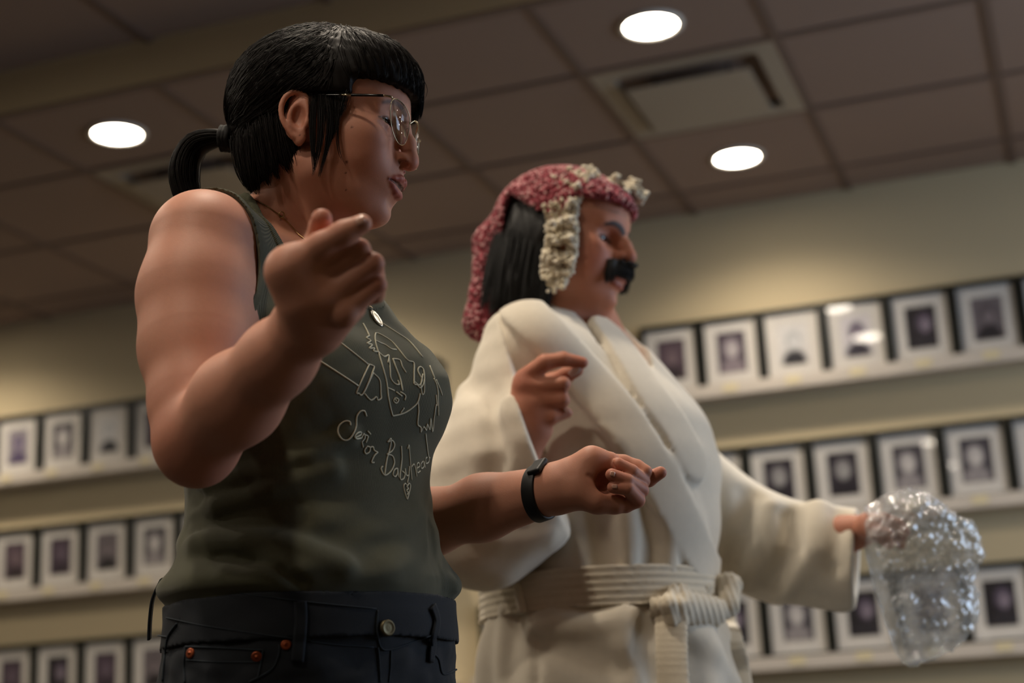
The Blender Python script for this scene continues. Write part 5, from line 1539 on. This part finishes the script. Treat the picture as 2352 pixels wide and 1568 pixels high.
def robe_fold(P, d):
    d = d.copy(); near = np.abs(d) < .05; Q_ = P[near]
    if len(Q_):
        e = .0018 * vnoise(Q_, 40, 51)
        for f, a, w in RFOLD: e += 1.35 * a * np.exp(-(f(Q_) / w) ** 2)
        q_ = (Q_ - M_C0f) @ MBf; an = np.arctan2(q_[:, 0], q_[:, 1])
        e += .008 * np.exp(-np.maximum(-q_[:, 2] - .05, 0) / .9) * (q_[:, 2] < -.03) * np.sin(an * 9 + 1.5 * np.sin(q_[:, 2] * 5))
        d[near] -= e
    return d
RB.warp(robe_fold)
# opening at the chest
vb = RB0.raycast([1447], [885], 2.0, 3.2)[0]
n0 = mt(.0, .03, .47)
RB.cut(multicap([n0 + UPC * .05, n0, n0 * .45 + vb * .55, vb + UPC * .01], [.098, .094, .060, .006], .0), .008)
# shawl collar: thick bands along the opening
def lapel(pix, rad, th, nm):
    h_ = hits(RB0, catmull(np.array(pix, float), 5), 2.0, 3.2)
    mcap = multicap(h_.astype(np.float32), rad if np.ndim(rad) else [rad] * len(h_), .004)
    return lambda P: Field.comb(mcap(P), RB0.ev(P) - np.float32(th), .004, 'i')
nearL = [(1195, 705), (1255, 765), (1330, 850), (1400, 930), (1470, 1030), (1540, 1150), (1600, 1270), (1640, 1335)]
farL = [(1395, 760), (1440, 820), (1490, 900), (1545, 980), (1590, 1060)]
RB.add(lapel(nearL, .036, .011, 'n'), .001)
RB.add(lapel(farL, .034, .010, 'f'), .001)
# collar around the neck
ring = [mt(.105 * math.sin(a), -.015 - .075 * math.cos(a), .440 - .012 * math.cos(a) + (.03 if abs(a) < 1.2 else 0)) for a in np.linspace(-1.9, 1.9, 15)]
RB.add(multicap(np.array(ring, np.float32), [.016] * 15, .006), .02)
RB.cut(loft(M_C0, MR, MF, UPC, [(-.2, .155, .13, 0, 0), (0, .15, .13, 0, .0), (.2, .16, .145, 0, .01), (.3, .155, .13, 0, .01), (.36, .145, .10, 0, 0), (.41, .11, .08, 0, -.01), (.48, .085, .07, 0, -.01)], 0), .004)
xsR = grid_axis([(-.16, .52, .0052)]); zsR = grid_axis([(-3.0, -2.1, .0064)])
ylr = float(mt(0, 0, -zm)[1]) - .10
v_, f_ = RB.mesh('robe', xsR, grid_axis([(ylr, -.58, .016), (-.58, .10, .0052)]), zsR)
m_robe = mat('white_terry', '#e0d7c6', .95, noise=.06, nscale=90, bump=.35, bscale=700, sheen=.35)
robe = link('bathrobe', pymesh('bathrobe', to_world(v_), f_), m_robe, man, label='cream white belted bathrobe with a wide shawl collar')
# near sleeve: hollow, opening towards the pointing hand
def sleeve(name, ops, inner, cutp, box, st, warp=None):
    F = Field()
    for f, k in ops: F.add(f, k)
    if warp: F.warp(warp)
    for f in inner: F.cut(f, .004)
    for f in cutp: F.cut(f, .005)
    v_, f_ = F.mesh(name, *(grid_axis([(box[0][i], box[1][i], st)]) for i in range(3)))
    return link(name, pymesh(name, to_world(v_), f_), m_robe, robe)
s0 = mt(.185, -.01, .365); e0 = px(1095, 1175, 2.36); o0 = px(1240, 1035, 2.315)
ow = np.array([115., -305., 0]) / 326
ops = [(cap(s0, e0, .080, .086), .004), (ecap(e0 + np.array([-.01, -.01, 0]), o0, .080, .066, ow, 1.45), .05), (cap(px(1085, 1240, 2.35), px(1240, 1190, 2.33), .045, .035), .05)]
inn = [ecap(e0 + np.array([.06, .05, 0]), o0 + (o0 - e0) * .4, .040, .056, ow, 1.55)]
on = np.array([.90, .34, .12]); on /= np.linalg.norm(on)
cutpl = [lambda P, p=o0.astype(np.float32), n=on.astype(np.float32): -((P - p) @ n)]
sf = [([(1060, 900), (1100, 1050), (1090, 1200)], .010, .02), ([(1130, 900), (1150, 1030), (1140, 1150)], -.010, .016), ([(1165, 920), (1180, 1060), (1190, 1180)], .008, .014), ([(1070, 1180), (1150, 1240), (1260, 1230)], .008, .018), ([(1040, 830), (1090, 880), (1150, 900)], -.005, .02)]
SLF = Field()
for f, k in ops: SLF.add(f, k)
SF = [(multicap(hits(SLF, c, 1.9, 3.0).astype(np.float32), [0] * len(c)), a, w) for c, a, w in sf]
def mkwarp(FL, amp=.0018, seed=61):
    def wfn(P, d):
        d = d.copy(); near = np.abs(d) < .05; Q_ = P[near]
        if len(Q_):
            e = amp * vnoise(Q_, 45, seed)
            for f, a, w in FL: e += a * np.exp(-(f(Q_) / w) ** 2)
            d[near] -= e
        return d
    return wfn
sleeve('sleeve', ops, inn, cutpl, ((-.20, -.42, -2.58), (.14, .06, -2.18)), .0040, mkwarp(SF))
# far sleeve reaching out to the bag
a0, a1, a2 = px(1590, 1150, 2.74), px(1760, 1255, 2.69), px(1968, 1280, 2.63)
ops = [(cap(mt(-.185, -.01, .35), a0, .075, .080), .004), (cap(a0, a1, .085, .082), .03), (cap(a1, a2 + (a2 - a1) * .1, .082, .083), .03)]
SL2 = Field()
for f, k in ops: SL2.add(f, k)
sf2 = [([(1720, 1140), (1700, 1230), (1680, 1330)], -.014, .018), ([(1780, 1170), (1760, 1250), (1700, 1340)], .012, .018), ([(1810, 1185), (1830, 1260), (1780, 1340)], -.016, .018), ([(1880, 1165), (1860, 1260), (1800, 1350)], .013, .020), ([(1925, 1180), (1920, 1290), (1900, 1390)], -.006, .016), ([(1650, 1340), (1800, 1370), (1930, 1390)], .010, .016)]
SF2 = [(multicap(hits(SL2, c, 2.0, 3.2).astype(np.float32), [0] * len(c)), a * 1.7, w) for c, a, w in sf2]
ax2 = (a2 - a1) / np.linalg.norm(a2 - a1); cn2 = ax2 + np.array([.25, .05, -.05]); cn2 /= np.linalg.norm(cn2)
sleeve('sleeve', ops, [cap(a1 + (a2 - a1) * .93, a2 + (a2 - a1) * .5, .060, .076)], [lambda P, p=a2.astype(np.float32), n=cn2.astype(np.float32): -((P - p) @ n)], ((.20, -.50, -2.95), (.64, .02, -2.38)), .0044, mkwarp(SF2, .002, 71))
# belt
m_belt = mat('belt_terry', '#dbd0bb', .95, noise=.06, nscale=120, bump=.4, bscale=500, sheen=.3)
def rib_warp(P, d):
    h = (P - M_C0f) @ UPC.astype(np.float32)
    return (d - np.where(np.abs(d) < .02, .0016 * np.sin(h * 2 * math.pi / .011), 0)).astype(np.float32)
BL = Field()
BL.add(loft(M_C0, MR, MF, UPC, [(-.06, .203, .194, 0, 0), (-.02, .197, .189, 0, 0), (.03, .198, .189, 0, 0), (.06, .203, .196, 0, 0)], 0, -.030, .030), .003)
BL.warp(rib_warp)
BL.cut(loft(M_C0, MR, MF, UPC, [(-.06, .192, .183, 0, 0), (-.02, .187, .178, 0, 0), (.03, .187, .178, 0, 0), (.06, .192, .184, 0, 0)], 0, -.10, .10), .002)
v_, f_ = BL.mesh('belt', grid_axis([(-.12, .42, .0034)]), grid_axis([(-.56, -.28, .0034)]), grid_axis([(-2.8, -2.25, .0044)]))
belt = link('belt', pymesh('belt', to_world(v_), f_), m_belt, robe, label='ribbed cloth belt tied in a knot')
KN_ = Field()
kp = lambda x, y, o=.012: (RB0.raycast([x], [y], 2.0, 3.2)[0] + np.array([0, 0, o]))
bx_ = np.array([1., .0, .3])
KN_.add(ecap(kp(1500, 1392, .010), kp(1560, 1392, .020), .012, .020, np.array([0, 1., 0]), 1.3), .004)
KN_.add(ecap(kp(1560, 1390, .020), kp(1635, 1400, .022), .021, .019, np.array([0, 1., 0]), 1.25), .005)
for (x0_, y0_, x1_, y1_, x2_, y2_) in ((1545, 1352, 1528, 1380, 1540, 1420), (1565, 1350, 1552, 1382, 1562, 1425)):
    KN_.add(multicap([kp(x0_, y0_, .018), kp(x1_, y1_, .034), kp(x2_, y2_, .026)], [.010, .013, .010], .006), .003)
KN_.add(multicap([kp(1618, 1348, .012), kp(1648, 1322, .020), px(1674, 1345, .015 - kp(1630, 1345)[2]), px(1670, 1390, .010 - kp(1630, 1385)[2]), kp(1640, 1412, .020)], [.010, .016, .019, .018, .012], .008), .004)
KN_.warp(lambda P, d: d - np.where(np.abs(d) < .02, .0012 * np.sin((P[:, 0] + .3 * P[:, 1]) * 2 * math.pi / .010), 0).astype(np.float32))
v_, f_ = KN_.mesh('knot', grid_axis([(.20, .40, .003)]), grid_axis([(-.48, -.33, .003)]), grid_axis([(-2.6, -2.2, .0036)]))
link('knot', pymesh('knot', to_world(v_), f_), m_belt, belt)
def strap(pix, wid, name, off):
    h_ = np.array([kp(x, y, off) for x, y in catmull(np.array(pix, float), 5)])
    F = Field(); T_ = np.array([1., 0, 0])
    for i in range(len(h_) - 1): F.add(ecap(h_[i], h_[i + 1], .0050, .0050, T_, wid / .010), .001)
    lo, hi = h_.min(0) - .05, h_.max(0) + .05
    v_, f_ = F.mesh(name, *(grid_axis([(lo[i], hi[i], .0028)]) for i in range(3)))
    return link(name, pymesh(name, to_world(v_), f_), m_belt, belt)
strap([(1537, 1385), (1538, 1450), (1540, 1520), (1545, 1620)], .048, 'belt_end', .022)
strap([(1660, 1400), (1672, 1460), (1690, 1540), (1700, 1620)], .044, 'belt_end', .012)
# belt loop at the side
h_ = np.array([kp(x, y, .014) for x, y in ((1180, 1300), (1186, 1330), (1194, 1365), (1200, 1395))]); F = Field()
for i in range(3): F.add(cap(h_[i], h_[i + 1], .0075), .002)
lo, hi = h_.min(0) - .02, h_.max(0) + .02
v_, f_ = F.mesh('belt_loop', *(grid_axis([(lo[i], hi[i], .002)]) for i in range(3)))
link('belt_loop', pymesh('belt_loop', to_world(v_), f_), m_robe, robe)

# ---- clear plastic bag in the outstretched hand
BG = Field(); bd = 2.57
for (x, y, r, dz) in ((2088, 1238, .074, 0), (2030, 1275, .058, .01), (2140, 1280, .068, 0), (2200, 1252, .030, .01), (2075, 1330, .075, 0), (1998, 1400, .056, .01), (2060, 1415, .066, .01), (2125, 1408, .066, -.01), (2172, 1392, .048, 0), (2085, 1450, .048, 0)):
    BG.add(ell(px(x, y, bd - dz), (r, r, r * .8)), .02)
BG.warp(lambda P, d: d - np.where(np.abs(d) < .03, .0050 * np.abs(vnoise(P, 90, 81)) + .0035 * np.abs(vnoise(P, 190, 82)) + .0016 * np.abs(vnoise(P, 420, 83)), 0).astype(np.float32))
BG.cut(plane(px(1975, 1210, 2.58), np.array([1., .3, 0])), .01)
v_, f_ = BG.mesh('bag', grid_axis([(.52, .80, .0024)]), grid_axis([(-.54, -.23, .0024)]), grid_axis([(-2.70, -2.43, .0028)]))
def bag_mat():
    m = bpy.data.materials.new('clear_plastic'); m.use_nodes = True
    nt = m.node_tree; N, L = nt.nodes, nt.links; N.remove(N['Principled BSDF'])
    t = N.new('ShaderNodeBsdfTransparent'); t.inputs[0].default_value = (.93, .95, .96, 1)
    g = N.new('ShaderNodeBsdfGlossy'); g.inputs['Roughness'].default_value = .10
    d = N.new('ShaderNodeBsdfDiffuse'); d.inputs[0].default_value = (.75, .78, .80, 1)
    tc = N.new('ShaderNodeTexCoord'); vo = N.new('ShaderNodeTexVoronoi'); vo.inputs['Scale'].default_value = 48; L.new(tc.outputs['Object'], vo.inputs['Vector'])
    bp = N.new('ShaderNodeBump'); bp.inputs['Strength'].default_value = .8; bp.inputs['Distance'].default_value = .004; L.new(vo.outputs['Distance'], bp.inputs['Height'])
    L.new(bp.outputs[0], g.inputs['Normal'])
    m1 = N.new('ShaderNodeMixShader'); m1.inputs[0].default_value = .38; L.new(d.outputs[0], m1.inputs[1]); L.new(g.outputs[0], m1.inputs[2])
    m2 = N.new('ShaderNodeMixShader'); m2.inputs[0].default_value = .45; L.new(t.outputs[0], m2.inputs[1]); L.new(m1.outputs[0], m2.inputs[2])
    L.new(m2.outputs[0], N['Material Output'].inputs[0]); return m
bag = link('plastic_bag', pymesh('plastic_bag', to_world(v_), f_), bag_mat())
bag['label'] = 'crumpled clear plastic bag held out at the end of the white sleeve'; bag['category'] = 'bag'
